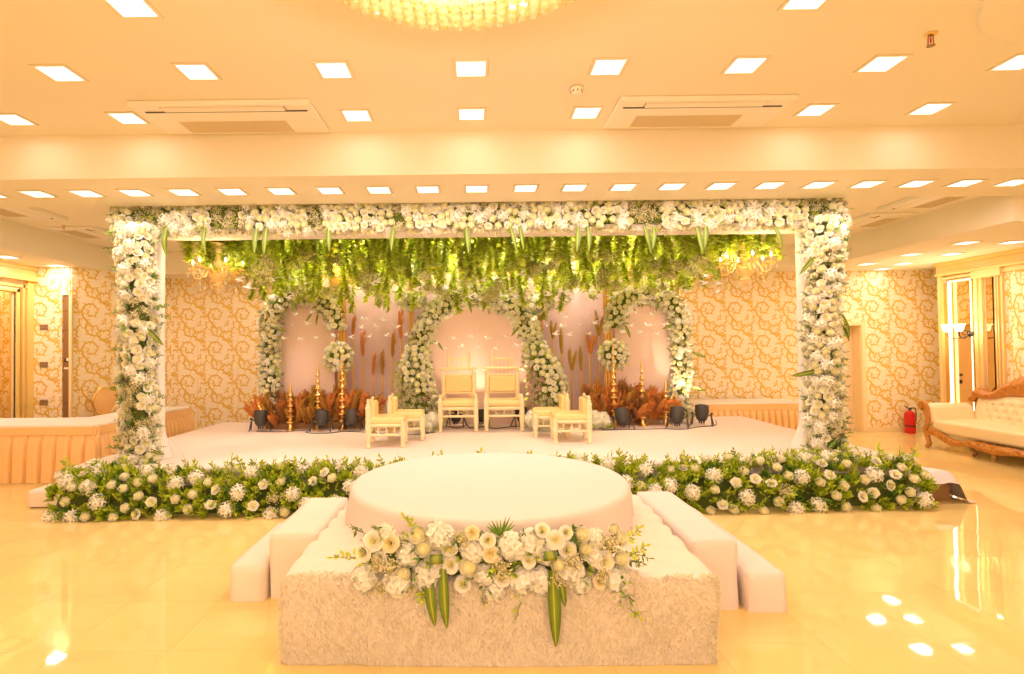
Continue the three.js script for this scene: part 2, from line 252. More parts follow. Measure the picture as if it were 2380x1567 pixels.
// mirrored wall on the right: cornice, mirrors in gold frames, lit strips, pilasters
{
  const X = 8.05, w = (z0, z1, y0, y1, t, x = X) => boxTo(x - t, x + 0.01, y0, y1, -z0, -z1);
  struct('trim_2', join([w(9.45, -7, 2.80, 2.995, 0.09), w(9.45, -7, 2.78, 2.81, 0.12), w(9.45, -7, 2.83, 2.845, 0.105), w(9.45, -7, 2.87, 2.885, 0.105), w(9.45, -7, 2.94, 2.998, 0.14)]), M.goldTrim);
  struct('trim_3', join([w(9.47, 9.40, 0, 2.80, 0.06), w(9.40, 8.70, 2.71, 2.75, 0.04), w(8.78, 8.66, 0, 2.72, 0.05), w(8.80, 8.64, 2.66, 2.79, 0.09), w(8.78, 8.72, 0, 2.72, 0.07)]), M.joinery);
  struct('trim_4', join([w(8.44, 8.34, 0, 2.70, 0.05), w(8.42, 8.40, 0, 2.70, 0.075), w(8.38, 8.36, 0, 2.70, 0.075)]), M.joinery);
  struct('trim_5', join([w(8.34, 8.31, 0, 2.70, 0.06), w(8.64, 8.30, 2.66, 2.79, 0.1), w(8.34, 7.0, 2.70, 2.79, 0.06), w(6.2, 6.1, 0, 2.79, 0.06)]), M.joinery);
  struct('wall_panel', w(8.31, 6.2, 0.1, 2.70, 0.02), M.wallpaperBig);
  struct('wall_panel', w(8.52, 8.44, 0, 2.70, 0.012), M.doorDark);
  const m = thing('wall_mirror', 'tall bronze wall mirror with bright lit strip frame, behind the carved sofa', 'mirror', [X, 0.1, -9.04]);
  const b = (z0, z1, y0, y1, x0, x1) => boxTo(-x1, -x0, y0 - 0.1, y1 - 0.1, 9.04 - z0, 9.04 - z1);
  part('glass', b(9.28, 8.84, 0.12, 2.66, 0, 0.012), M.bronzeMirror, m);
  part('frame', join([b(9.29, 9.25, 0.1, 2.7, 0.0, 0.05), b(8.86, 8.83, 0.1, 2.7, 0, 0.05), b(9.29, 8.83, 2.65, 2.69, 0, 0.05), b(9.29, 8.83, 0.1, 0.14, 0, 0.05)]), M.goldTrim, m);
  part('light_strip', b(9.262, 9.205, 0.55, 2.66, 0.052, 0.062), M.stripGlow, m);
  part('light_strip', b(8.852, 8.838, 0.55, 2.66, 0.052, 0.058), M.stripGlow, m);
  part('light_strip', b(9.26, 8.85, 2.655, 2.672, 0.052, 0.058), M.stripGlow, m);
  const li = new THREE.RectAreaLight(LAMP, 9, 0.05, 2.0); li.position.set(X - 0.075, 1.62, -9.233); li.rotation.y = Math.PI / 2; scene.add(li);
  const m2 = thing('wall_mirror', 'narrow bronze mirror strip between the far corner and the lit mirror', 'mirror', [X, 0.1, -9.36]);
  part('glass', boxTo(-0.012, 0, 0, 2.56, -0.04, 0.06), M.bronzeMirror, m2);
  const m3 = thing('wall_mirror', 'bronze mirror strip beside the gold fluted pilaster, nearer than the lit mirror', 'mirror', [X, 0.1, -8.6]);
  part('glass', boxTo(-0.012, 0, 0, 2.55, -0.03, 0.1), M.bronzeMirror, m3);
  // left wall: the same joinery
  const L = -7.0, l = (z0, z1, y0, y1, t) => boxTo(L - 0.01, L + t, y0, y1, -z0, -z1);
  struct('trim_6', join([l(8.68, -7, 2.80, 2.995, 0.09), l(8.68, -7, 2.77, 2.81, 0.12), l(8.68, -7, 2.94, 2.998, 0.13)]), M.goldTrim);
  struct('trim_7', join([l(8.68, 8.56, 0, 2.8, 0.06), l(8.40, 8.34, 0, 2.62, 0.07), l(8.52, 8.48, 0, 2.7, 0.05), l(8.56, 7.0, 2.66, 2.70, 0.05), l(8.40, 7.0, 2.58, 2.62, 0.07)]), M.goldTrim);
  const m4 = thing('wall_mirror', 'bronze mirror in a stepped gold frame by the left table', 'mirror', [L, 0.1, -7.8]);
  part('glass', boxTo(0, 0.012, 0, 2.48, -0.54, 0.7), M.bronzeMirror, m4);
  part('frame', join([boxTo(0, 0.05, 0, 2.52, -0.6, -0.54), boxTo(0, 0.05, 0, 2.52, 0.7, 0.76), boxTo(0, 0.05, 2.48, 2.54, -0.6, 0.76), boxTo(0, 0.03, 0, 2.48, -0.54, -0.515)]), M.trim, m4);
  const m5 = thing('wall_mirror', 'narrow bronze mirror strip between gold frames by the socket wall', 'mirror', [L, 0.1, -8.44]);
  part('glass', boxTo(0, 0.012, 0, 2.5, -0.04, 0.04), M.bronzeMirror, m5);
}
// sockets on the pillar
[[102, 761, 'topmost'], [102, 848, 'middle'], [102, 936, 'lowest']].forEach(([px, py, w], i) => {
  const p = at(px, py, 8.68), t = thing('wall_socket', `grey six-module socket plate on the papered pillar, ${w} of three`, 'socket', [p.x, p.y, -8.68], 0, 'socket plates on the pillar');
  part('plate', rbox(0.135, 0.095, 0.016, 0.005), mat([0.42, 0.33, 0.22], 0.5), t);
  for (let r = 0; r < 2; r++) for (let c = 0; c < 4; c++) part('module', rbox(0.026, 0.034, 0.01, 0.003, -0.048 + c * 0.032, 0.02 - r * 0.04, 0.008), M.doorDark, t);
});
// ---------------------------------------------------------------- square ceiling lights
{
  const ring = join([box(0.244, 0.008, 0.018, 0, -0.004, 0.113), box(0.244, 0.008, 0.018, 0, -0.004, -0.113), box(0.018, 0.008, 0.208, 0.113, -0.004, 0), box(0.018, 0.008, 0.208, -0.113, -0.004, 0)]);
  const face = box(0.208, 0.004, 0.208, 0, -0.003, 0), line = join([box(0.26, 0.002, 0.004, 0, -0.001, 0.128), box(0.26, 0.002, 0.004, 0, -0.001, -0.128), box(0.004, 0.002, 0.26, 0.128, -0.001, 0), box(0.004, 0.002, 0.26, -0.128, -0.001, 0)]);
  function lamp(x, y, z, label, group, power = 1) {
    const t = thing('ceiling_light', label, 'light', [x, y, z], 0, group);
    part('frame', ring, M.ceiling, t); part('seam', line, M.acGrille, t); part('diffuser', face, M.panelGlow, t);
    const L = new THREE.RectAreaLight(LAMP, PANEL_POWER * power, 0.2, 0.2); L.position.set(x, y - 0.007, z); L.rotation.x = -Math.PI / 2; scene.add(L);
  }
  const seen = (n, list, row) => list.forEach((x, i) => n(x, `square ceiling light, ${ORD[i]} from the left in ${row}`));
  seen((x, l) => lamp(x, CEIL, -3.2, l, 'ceiling lights nearest the crystal fixture'), [-2, 2], 'the row flanking the chandelier');
  seen((x, l) => lamp(x, CEIL, -3.98, l, 'front row of ceiling lights'), [-3, -2, -1, 0, 1, 2, 3, 4], 'the row of eight');
  seen((x, l) => lamp(x, CEIL, -4.765, l, 'second row of ceiling lights', 2.0), [-4, -3, -1, 0, 1, 3, 4], 'the row with air conditioners');
  const beam = []; for (let k = -10; k <= 11; k++) beam.push(0.044 + 0.5 * k);
  seen((x, l) => lamp(x, BEAM, -5.61, l, 'lights under the beam', 8.2), beam, 'the long beam row');
  const stage = []; for (let k = -5; k <= 5; k++) stage.push(0.05 + 0.62 * k);
  seen((x, l) => lamp(x, TRAY, -8.05, l, 'lights above the greenery', 33), stage, 'the first row above greenery');
  seen((x, l) => lamp(x, TRAY, -8.75, l, 'lights above the greenery', 17), stage, 'the second row above greenery');
  const side = [7.46, 8.4, 9.35];
  side.forEach((d, i) => { lamp(6.7, LOW, -d, `square light over the sofa corner, inner line, ${ORD[i]} from the front`, 'sofa corner ceiling lights', 6); lamp(7.32, LOW, -d, `square light over the sofa corner, line by the mirrors, ${ORD[i]} from the front`, 'sofa corner ceiling lights', 6); });
  lamp(7.45, LOW, -10.0, 'square ceiling light almost touching the papered back wall by the doorway', 'sofa corner ceiling lights', 2.5);
  lamp(-6.53, LOW, -7.68, 'square ceiling light above the left table, at the frame edge', 'left corner ceiling lights', 24);
  lamp(-6.45, LOW, -8.5, 'square ceiling light close against the papered pillar with sockets', 'left corner ceiling lights', 8);
  // unseen ceiling lamps out of view, enlarged to light flowers and platform front
  for (const [x, z, k] of [[-3.6, 0.2, 3], [3.8, 0.2, 3], [-4, -2.4, 8], [0, -2.4, 8], [4, -2.4, 8], [-4, -5.2, 15], [0, -5.2, 15], [4, -5.2, 15]]) {
    const L = new THREE.RectAreaLight(LAMP, PANEL_POWER * k, 0.6, 0.6); L.position.set(x, CEIL - 0.022, -z); L.rotation.x = -Math.PI / 2; scene.add(L);
    const t = thing('ceiling_light', `large unseen ceiling light behind the camera, ${x < -1 ? 'left' : x > 1 ? 'right' : 'middle'} of the ${z > 0 ? 'nearest' : z > -3 ? 'second' : 'rearmost'} line`, 'light', [x, CEIL, -z], 0, 'unseen ceiling lights behind the camera');
    t.scale.set(3, 1, 3); part('frame', ring, M.trim, t); part('diffuser', face, M.panelGlow, t);
  }
}
// ---------------------------------------------------------------- carpeted stage, steps, podium
const STAGE = 0.44;
const pleat = (x, k, a) => a * (Math.sin(x * k) + 0.35 * Math.sin(x * k * 2.3 + 1) + 0.3 * noise(x * 3, 2.2, k));
{
  const x0 = -4.33, x1 = 4.56, z0 = -5.8, z1 = -9.42;
  const t = thing('stage', 'wide low stage covered in white carpet with pale satin skirting', 'stage', [0.11, 0, -7.6]);
  const w = x1 - x0, d = z0 - z1;
  const top = clothBlock(w, 0.06, d, 0.03, 0.09, (p, n) => 0.006 * noise(p.x * 1.1, p.z * 1.6, 3) + 0.003 * noise(p.x * 4, p.z * 5, 9)); top.translate(0, STAGE - 0.062, 0);
  part('carpet', top, M.carpet, t);
  part('frame', box(w - 0.2, STAGE - 0.08, d - 0.2, 0, (STAGE - 0.08) / 2, 0), M.dark, t);
  const skirt = (len) => patch(Math.round(len * 60), 4, (u, v) => [(u - 0.5) * len, (STAGE - 0.035) * (1 - v), pleat(u * len, 62, 0.008 * (0.3 + 0.7 * v))]);
  part('skirt', tr(skirt(w - 0.04), 0, 0, d / 2 - 0.015), M.satin, t);
  part('skirt', tr(skirt(d - 0.04), -w / 2 + 0.015, 0, 0, 0, -Math.PI / 2, 0), M.satin, t);
  part('skirt', tr(skirt(d - 0.04), w / 2 - 0.015, 0, 0, 0, Math.PI / 2, 0), M.satin, t);
  // left step
  const s = thing('step', 'low white carpeted step beside the far left end of the stage', 'step', [-4.56, 0, -6.35]);
  const c = clothBlock(0.40, 0.175, 0.95, 0.02, 0.03, (p) => 0.01 * noise(p.x * 7, p.y * 7, p.z * 5)); c.translate(0, 0.015, 0);
  part('carpet', c, M.fur, s); part('wooden_frame', box(0.36, 0.03, 0.9, 0, 0.015, 0), M.doorDark, s);
  // right step under a loose cloth
  const r = thing('step', 'white cloth thrown over a low brown step at the right end of the stage', 'step', [4.76, 0, -6.05]);
  part('wooden_frame', box(0.30, 0.20, 0.62, 0.02, 0.1, -0.02), M.doorDark, r);
  part('cloth', patch(26, 26, (u, v) => {
    const X = lerp(-0.24, 0.36, u), Z = lerp(-0.34, 0.40, v); const over = Math.max(0, Math.abs(X - 0.02) - 0.16), oz = Math.max(0, Z - 0.28); let y = 0.30 - 1.5 * over - 0.75 * oz - 0.06 * sstep(0.1, 0.3, X); y += 0.02 * noise(X * 9, Z * 6, 1);
    return [X * (1 - 0.25 * oz) + 0.02 * noise(Z * 10, X * 4, 5), Math.max(0.012, y), Z + 0.025 * noise(X * 12, 3, Z * 3)];
  }), M.satin, r);
}
{
  // front platform and the raised blocks and steps beside it
  const f = thing('platform', 'large square platform draped in white fur, front of the round podium', 'platform', [0.135, 0, -3.99], -0.026);
  const w = 2.31, h = 0.455, d = 2.2;
  const c = clothBlock(w, h, d, 0.05, 0.035, (p, n) => {
    const a = Math.atan2(p.z + 0.0, p.x), rad = Math.hypot(p.x, p.z);
    let e = 0.012 * noise(p.x * 3.1, p.y * 4.5, p.z * 3) + 0.005 * noise(p.x * 9, p.y * 9, p.z * 9);
    if (n.y > 0.6) { const k = sstep(0.85, 1.15, Math.abs(p.x)) * 0 + sstep(0.93, 1.05, rad); e += 0.02 * k * Math.sin(a * 34 + 2 * noise(p.x * 2, p.z * 2)) * sstep(1.6, 1.05, rad) ; }
    else { e += 0.016 * Math.sin(p.x * 2.2 + p.y * 5 + 1.5) * (1 - p.y / h) + 0.02 * (1 - p.y / h) * noise(p.x * 2.2, 0.5, p.y * 2) ; }
    return e;
  });
  part('fur_cloth', c, M.fur, f);
  const blade = new THREE.BufferGeometry(); blade.setAttribute('position', new THREE.Float32BufferAttribute([-0.0013, 0, 0, 0.0013, 0, 0, -0.0009, 0.006, 0.002, 0.0009, 0.006, 0.002, 0, 0.0115, 0.006], 3)); blade.setIndex([0, 1, 2, 1, 3, 2, 2, 3, 4]); blade.computeVertexNormals();
  // fur pile on the front face and along its lower hem
  const R = rng(77), N = 46000, im = new THREE.InstancedMesh(blade, M.furHair, N), m4 = new THREE.Matrix4(), pos = c.attributes.position, nor = c.attributes.normal, tris = [];
  for (let i = 0; i < pos.count; i += 3) { const ny = nor.getY(i), nz = nor.getZ(i), z = pos.getZ(i); if (z > d / 2 - 0.16 && nz > 0.25 && ny < 0.95) tris.push(i); }
  const A = V(), B = V(), C = V(), n = V(), q = new THREE.Quaternion(), q2 = new THREE.Quaternion();
  for (let k = 0; k < N; k++) {
    const i = tris[Math.floor(R() * tris.length)]; let a = R(), b = R(); if (a + b > 1) { a = 1 - a; b = 1 - b; }
    A.fromBufferAttribute(pos, i); B.fromBufferAttribute(pos, i + 1).sub(A); C.fromBufferAttribute(pos, i + 2).sub(A); A.addScaledVector(B, a).addScaledVector(C, b);
    n.fromBufferAttribute(nor, i); const lie = noise(A.x * 6, A.y * 6, 4) * 2.2; n.x += 0.9 * Math.sin(lie) + (R() - 0.5) * 0.7; n.y += -0.75 + (R() - 0.5) * 0.6; n.z += (R() - 0.5) * 0.5; n.normalize();
    q.setFromUnitVectors(V(0, 1, 0), n); q2.setFromAxisAngle(V(0, 1, 0), R() * TAU); q.multiply(q2); const s = 0.8 + R() * 0.9; if (A.y < 0.012) A.y = 0.006;
    im.setMatrixAt(k, m4.compose(A, q, V(s, s * 1.1, s)));
  }
  im.name = 'fur_pile'; im.userData.kind = 'stuff'; f.add(im);
  const round = thing('podium', 'round white cloth-covered podium standing on the fur platform', 'podium', [0.10, 0.463, -4.07]);
  const Rr = 1.0, T = 0.23;
  part('top_cloth', patch(120, 26, (u, v) => {
    const a = u * TAU, t = v; let r, y;
    if (t < 0.55) { r = Rr * 0.96 * t / 0.55; y = T + 0.006 * noise(r * Math.cos(a) * 3, r * Math.sin(a) * 3, 2); }
    else if (t < 0.7) { const b = (t - 0.55) / 0.15 * Math.PI / 2; r = Rr * 0.96 + 0.04 * Math.sin(b); y = T - 0.04 + 0.04 * Math.cos(b); }
    else { const b = (t - 0.7) / 0.3; y = lerp(T - 0.04, -0.005, b); r = Rr + 0.01 * b; }
    const drop = sstep(0.6, 1, t), fold = Math.max(0, Math.sin(a * 46 + 3 * noise(a * 4, 3))) * sstep(0.1, 0.5, noise(a * 2.2, 7.7) + 0.35);
    r += drop * (0.045 * fold * (0.5 + 0.5 * sstep(0.5, 0, Math.abs(a - 3.75) - 0.3)) + 0.012 * noise(a * 6, y * 4, 1));
    return [r * Math.cos(a), Math.max(-0.004, y), -r * Math.sin(a)];
  }), M.cloth, round);
  const riser = (label, x, z, w2, h2, d2, seed, mt, turn = 0) => { const g = thing('riser', label, 'step', [x, 0, z], turn); part('cover', clothBlock(w2, h2, d2, 0.028, 0.045, (p, nn) => 0.007 * noise(p.x * 5 + seed, p.y * 5, p.z * 4) + 0.01 * (1 - p.y / h2) * noise(p.x * 6 + seed, p.z * 6 + seed)), mt, g); return g; };
  riser('taller white block on the left, tucked behind the fur platform corner', -1.215, -4.14, 0.33, 0.434, 0.92, 3, M.fur);
  riser('low white step outermost on the left of the platform', -1.515, -4.12, 0.235, 0.236, 0.93, 8, M.fur);
  riser('taller white block on the right with cloth folded over its front', 1.49, -4.06, 0.30, 0.434, 1.2, 13, M.cloth);
  riser('low white step outermost on the right of the platform', 1.79, -4.02, 0.25, 0.239, 1.2, 17, M.cloth);
}
// ---------------------------------------------------------------- flowers and leaves: shared shapes
const WHITE = [0.98, 0.965, 0.80], IVORY = [0.98, 0.93, 0.48], CREAM = [0.98, 0.87, 0.40], BLUSH = [0.98, 0.86, 0.55];
function petal(a, r0, r1, h0, h1, wd, curl, nu, nv, col, bend = 0.5) {
  return patch(nu, nv, (u, v) => {
    const s = 2 * u - 1, k = Math.pow(v, 0.8), r = lerp(r0, r1, k) * (1 - 0.12 * s * s * v), an = a + s * wd * (0.55 + 0.45 * Math.sin(Math.PI * (0.15 + 0.62 * v))) * 0.62;
    const h = lerp(h0, h1, Math.pow(v, bend)) - curl * v * v * v - 0.1 * s * s * v; return [r * Math.cos(an), r * Math.sin(an), h];
  }, col && ((u, v) => col));
}
function roseGeo(seed, nu, nv, open = 1, heart = IVORY, outer = WHITE) {   // faces +z, radius about 1
  const R = rng(seed), g = [], ring = (n, r0, r1, h0, h1, w, c, col) => { const a0 = R() * TAU; for (let i = 0; i < n; i++) g.push(petal(a0 + i * TAU / n + (R() - 0.5) * 0.3, r0, r1 * (0.93 + 0.14 * R()), h0, h1 * (0.92 + 0.16 * R()), w, c, nu, nv, col)); };
  const mid = outer.map((c, i) => lerp(c, heart[i], 0.4));
  ring(5, 0.25, 1.0, -0.35, 0.30 * open + 0.1, 1.5, 0.25 * open, outer); ring(5, 0.2, 0.8, -0.2, 0.55, 1.5, 0.14 * open, outer); ring(4, 0.16, 0.55, -0.1, 0.68, 1.9, 0.06, mid); ring(3, 0.1, 0.33, 0, 0.70, 2.4, 0.03, heart);
  if (nu > 2) ring(3, 0.04, 0.16, 0.1, 0.66, 2.6, 0, heart);
  g.push(paint(tr(new THREE.SphereGeometry(nu > 2 ? 0.14 : 0.24, 6, 4), 0, 0, 0.3), heart)); g.push(paint(tr(new THREE.ConeGeometry(0.5, 0.6, 6, 1, true), 0, 0, -0.5, -Math.PI / 2), [0.2, 0.3, 0.05])); return join(g);
}
function budGeo(seed, nu, nv, col = WHITE) {           // a round, closed ranunculus
  const R = rng(seed), g = [], ring = (n, r0, r1, h0, h1, w, c) => { const a0 = R() * TAU; for (let i = 0; i < n; i++) g.push(petal(a0 + i * TAU / n, r0, r1, h0, h1, w, c, nu, nv, [0, 1, 2].map((q) => lerp(col[q], IVORY[q], 0.5 * (1 - r1))), 0.9)); };
  const dome = new THREE.SphereGeometry(0.72, 8, 5); g.push(paint(tr(dome, 0, 0, 0.02), IVORY));
  ring(5, 0.45, 1.0, -0.6, 0.30, 1.5, 0.02); ring(5, 0.5, 0.84, -0.2, 0.6, 1.5, 0); ring(4, 0.45, 0.6, 0, 0.78, 1.9, 0); ring(3, 0.3, 0.34, 0.3, 0.86, 2.2, 0);
  return join(g);
}
function hydrangeaGeo(seed, n, nu, back = -0.35) {     // a dome of four-petalled florets
  const R = rng(seed), g = [paint(new THREE.IcosahedronGeometry(0.66, 1), [0.86, 0.84, 0.55])], q = new THREE.Quaternion(), ga = Math.PI * (3 - Math.sqrt(5));
  for (let i = 0; i < n; i++) {
    const z = lerp(1, back, (i + 0.5) / n), r = Math.sqrt(1 - z * z), a = i * ga, d = V(r * Math.cos(a), r * Math.sin(a), z).normalize(), f = [], s = 0.33 + 0.07 * R(), k = 0.92 + 0.1 * R();
    for (let p = 0; p < 4; p++) f.push(tr(patch(nu, nu, (u, v) => { const w = Math.sin(Math.PI * (0.12 + 0.76 * v)) * 0.62; return [(u - 0.5) * 2 * w * s, (0.06 + v) * s, (0.16 * v * v + 0.1 * Math.pow(2 * u - 1, 2)) * s]; }, () => WHITE.map((c) => c * k)), 0, 0, 0, 0, 0, p * Math.PI / 2));
    const fl = join(f); q.setFromUnitVectors(V(0, 0, 1), d.clone().add(V((R() - 0.5) * 0.5, (R() - 0.5) * 0.5, (R() - 0.5) * 0.5)).normalize()); fl.applyQuaternion(new THREE.Quaternion().setFromAxisAngle(V(0, 0, 1), R() * TAU)); fl.applyQuaternion(q); const rr = 0.72 + 0.18 * R(); fl.translate(d.x * rr, d.y * rr, d.z * rr); g.push(fl);
  }
  return join(g);
}
function gypGeo(seed, n, stems, col = [0.92, 0.85, 0.52], green = [0.34, 0.34, 0.10]) {   // baby's breath: specks on hair-thin stems
  const R = rng(seed), g = [paint(warp(new THREE.IcosahedronGeometry(0.62, 1), (v) => v.multiplyScalar(0.8 + 0.35 * noise(v.x * 4, v.y * 4, v.z * 4 + seed))), green.map((c, i) => lerp(c, col[i], 0.25)))];
  for (let i = 0; i < n; i++) { const a = R() * TAU, z = R() * 1.15 - 0.15, r = Math.sqrt(Math.max(0, 1 - z * z)), k = 0.55 + 0.5 * R(), c = 0.85 + 0.2 * R(); g.push(paint(tr(new THREE.OctahedronGeometry(0.075 + 0.045 * R(), 0), r * Math.cos(a) * k, r * Math.sin(a) * k, z * k, R() * 3, R() * 3), col.map((x) => x * c))); }
  for (let i = 0; i < stems; i++) { const a = R() * TAU, z = R() * 1.0, r = Math.sqrt(1 - z * z), k = 0.6 + 0.4 * R(); g.push(paint(rod([0, 0, -0.3], [r * Math.cos(a) * k, r * Math.sin(a) * k, z * k], 0.012, 3).toNonIndexed(), green)); }
  return join(g);
}
const LG = (k) => [0.43 * k, 0.54 * k, 0.028 * k], DG = (k) => [0.10 * k, 0.19 * k, 0.022 * k];
function leaflet(len, wd, fold, col, nu = 2, nv = 3, droop = 0.15) {     // along +y, face +z
  return patch(nu, nv, (u, v) => { const s = 2 * u - 1, w = Math.sin(Math.PI * Math.pow(v * 0.94 + 0.04, 0.8)) * wd; return [s * w, v * len, Math.abs(s) * w * fold - droop * len * v * v]; }, () => col);
}
function sprigGeo(seed, pairs, tone = LG, len = 1) {   // leafy twig along +y, height about 1
  const R = rng(seed), bend = (R() - 0.5) * 0.5, X = (t) => bend * t * t * len, g = [paint(tube([[0, 0, 0], [X(0.5), 0.5 * len, 0.03], [X(1), len, 0]], 0.012, 4, 3), [0.16, 0.2, 0.05])];
  for (let i = 0; i < pairs; i++) for (const s of [-1, 1]) { const t = 0.18 + 0.8 * (i + 0.5 * R()) / pairs, l = (0.30 - 0.1 * t) * (0.8 + 0.4 * R()); g.push(tr(leaflet(l, l * 0.25, 0.35, tone(0.75 + 0.6 * R()), 2, 2), X(t), t * len, 0, (R() - 0.5) * 1.2, (R() - 0.5) * 1.6, -s * (0.75 + 0.4 * R()))); }
  g.push(tr(leaflet(0.22, 0.06, 0.3, tone(1.3), 2, 2), X(1), len * 0.97, 0, 0.3)); return join(g);
}
function strapGeo(seed, len, wd, curve, curl = 0) {    // variegated strap leaf hanging along -y
  const R = rng(seed), N = 9, tw = (R() - 0.5) * 0.5, col = [[0.12, 0.2, 0.015], [0.14, 0.23, 0.018], [0.2, 0.29, 0.02], [0.62, 0.58, 0.04], [0.2, 0.29, 0.02], [0.14, 0.23, 0.018], [0.12, 0.2, 0.015]];
  return patch(12, N, (u, v) => { const s = 2 * u - 1, w = wd * Math.pow(Math.sin(Math.PI * (0.16 + 0.84 * v) * 0.985), 0.75), a = s * tw * v; return [s * w * Math.cos(a) + 0.1 * curl * len * v * v, -len * v * (1 - 0.15 * curve), 0.35 * w * s * s + w * s * Math.sin(a) + curve * len * 0.35 * Math.sin(v * 2.6)]; }, (u) => col[Math.min(6, Math.floor(u * 6.99))]);
}
function vineGeo(seed, len, n) {                        // trailing greenery hanging down -y
  const R = rng(seed), ph = R() * 6, sw = 0.03, X = (t) => sw * Math.sin(t * 5 + ph), Z = (t) => sw * Math.cos(t * 4 + ph), g = [paint(tube([0, 0.33, 0.66, 1].map((t) => [X(t), -len * t, Z(t)]), 0.0022, 6, 3), [0.2, 0.25, 0.04])];
  for (let i = 0; i < n; i++) { const t = Math.pow((i + R()) / n, 0.9), a = R() * TAU, l = 0.07 * (0.7 + 0.6 * R()), out = 0.35 + 0.65 * R(), tone = 0.75 + 0.75 * R(); g.push(tr(tr(leaflet(l, l * 0.22, 0.4, [0.58 * tone, 0.66 * tone, 0.05 * tone], 2, 2, 0.3), 0, 0, 0, Math.PI - out), X(t), -len * t, Z(t), 0, a, 0)); }
  return join(g);
}
function fernGeo(seed, n = 9) {                         // spiky fan of palm-like blades along +y
  const R = rng(seed), g = []; for (let i = 0; i < n; i++) { const a = lerp(-0.9, 0.9, i / (n - 1)); g.push(tr(leaflet(0.75 + 0.25 * R(), 0.055, 0.5, DG(1.5 + R()), 2, 2, 0.1), 0, 0, 0, (R() - 0.5) * 0.3, 0, -a)); } return join(g);
}
function bushyGeo(seed, n, tone) { const R = rng(seed), g = []; for (let i = 0; i < n; i++) { const a = R() * TAU, el = 0.2 + 1.0 * R(), l = 0.5 + 0.4 * R(); g.push(tr(tr(leaflet(l, l * 0.24, 0.35, tone(0.7 + 0.7 * R()), 2, 2, 0.25), 0, 0.12, 0, el), 0, 0, 0, 0, a, 0)); } return join(g); }
const K = { bushy: [], gypGreen: [], rose: [], roseN: [], bud: [], budN: [], hyd: [], hydN: [], gyp: [], sprig: [], dark: [], strap: [], vine: [], fern: [], pink: [] };
for (let i = 0; i < 4; i++) { K.rose.push(roseGeo(10 + i, 2, 2, 0.8 + 0.15 * i)); K.bud.push(budGeo(20 + i, 2, 2)); K.hyd.push(hydrangeaGeo(30 + i, 26, 1)); K.gyp.push(gypGeo(40 + i, 75, 9)); K.sprig.push(sprigGeo(50 + i, 6)); K.dark.push(sprigGeo(60 + i, 5, (k) => DG(1.4 * k))); K.vine.push(vineGeo(80 + i, [0.62, 0.75, 0.88, 0.7][i], [150, 170, 200, 160][i])); K.fern.push(fernGeo(90 + i)); K.bushy.push(bushyGeo(140 + i, 20, i < 3 ? LG : (k) => DG(1.5 * k))); K.gypGreen.push(gypGeo(150 + i, 80, 10, [0.72, 0.70, 0.34], [0.36, 0.40, 0.08])); K.pink.push(gypGeo(95 + i, 60, 6, [0.93, 0.66, 0.52], [0.4, 0.22, 0.1])); }
for (let i = 0; i < 4; i++) { K.roseN.push(roseGeo(110 + i, 4, 4, 0.85 + 0.12 * i, i === 3 ? CREAM : IVORY, i === 3 ? BLUSH : WHITE)); K.budN.push(budGeo(120 + i, 4, 4)); K.hydN.push(hydrangeaGeo(130 + i, 34, 2)); }
for (let i = 0; i < 3; i++) K.strap.push(strapGeo(70 + i, 1, 0.085, 0.12 + 0.1 * i, [0.3, -0.4, 0.8][i]));
// set one shared shape on a thing, facing along n
function plant(parent, name, geo, mt, p, n, s, spin = 0, up = 'z') {
  const o = part(name, geo, mt, parent), q = new THREE.Quaternion().setFromUnitVectors(up === 'z' ? V(0, 0, 1) : V(0, 1, 0), n.clone().normalize()); q.multiply(new THREE.Quaternion().setFromAxisAngle(up === 'z' ? V(0, 0, 1) : V(0, 1, 0), spin));
  o.quaternion.copy(q); o.position.copy(p); if (s.isVector3) o.scale.copy(s); else o.scale.setScalar(s); return o;
}
// cover a surface with flowers: sample(R) gives { p, n }, pick(R, p) gives { name, set, r, lift, mat, stretch }
function scatter(parent, seed, tries, sample, pick, tight = 0.8, placed = []) {
  const R = rng(seed), count = {};
  for (let k = 0; k < tries; k++) {
    const { p, n } = sample(R), f = pick(R, p); if (!f) continue; if ((count[f.name] ?? 0) >= 300) continue;
    let ok = true; for (const o of placed) { const d = (o.r + f.r) * tight; if ((o.x - p.x) ** 2 + (o.y - p.y) ** 2 + (o.z - p.z) ** 2 < d * d) { ok = false; break; } } if (!ok) continue;
    placed.push({ x: p.x, y: p.y, z: p.z, r: f.r }); count[f.name] = (count[f.name] ?? 0) + 1;
    const nn = n.clone().add(V((R() - 0.5) * 0.7, (R() - 0.5) * 0.7, (R() - 0.5) * 0.7)).normalize();
    plant(parent, f.name, f.set[Math.floor(R() * f.set.length)], f.mat ?? M.petal, p.clone().addScaledVector(n, f.lift ?? 0), f.dirn ? f.dirn(R, nn) : nn, f.r * (f.k ?? 1), R() * TAU, f.up ?? 'z');
  }
  return placed;
}
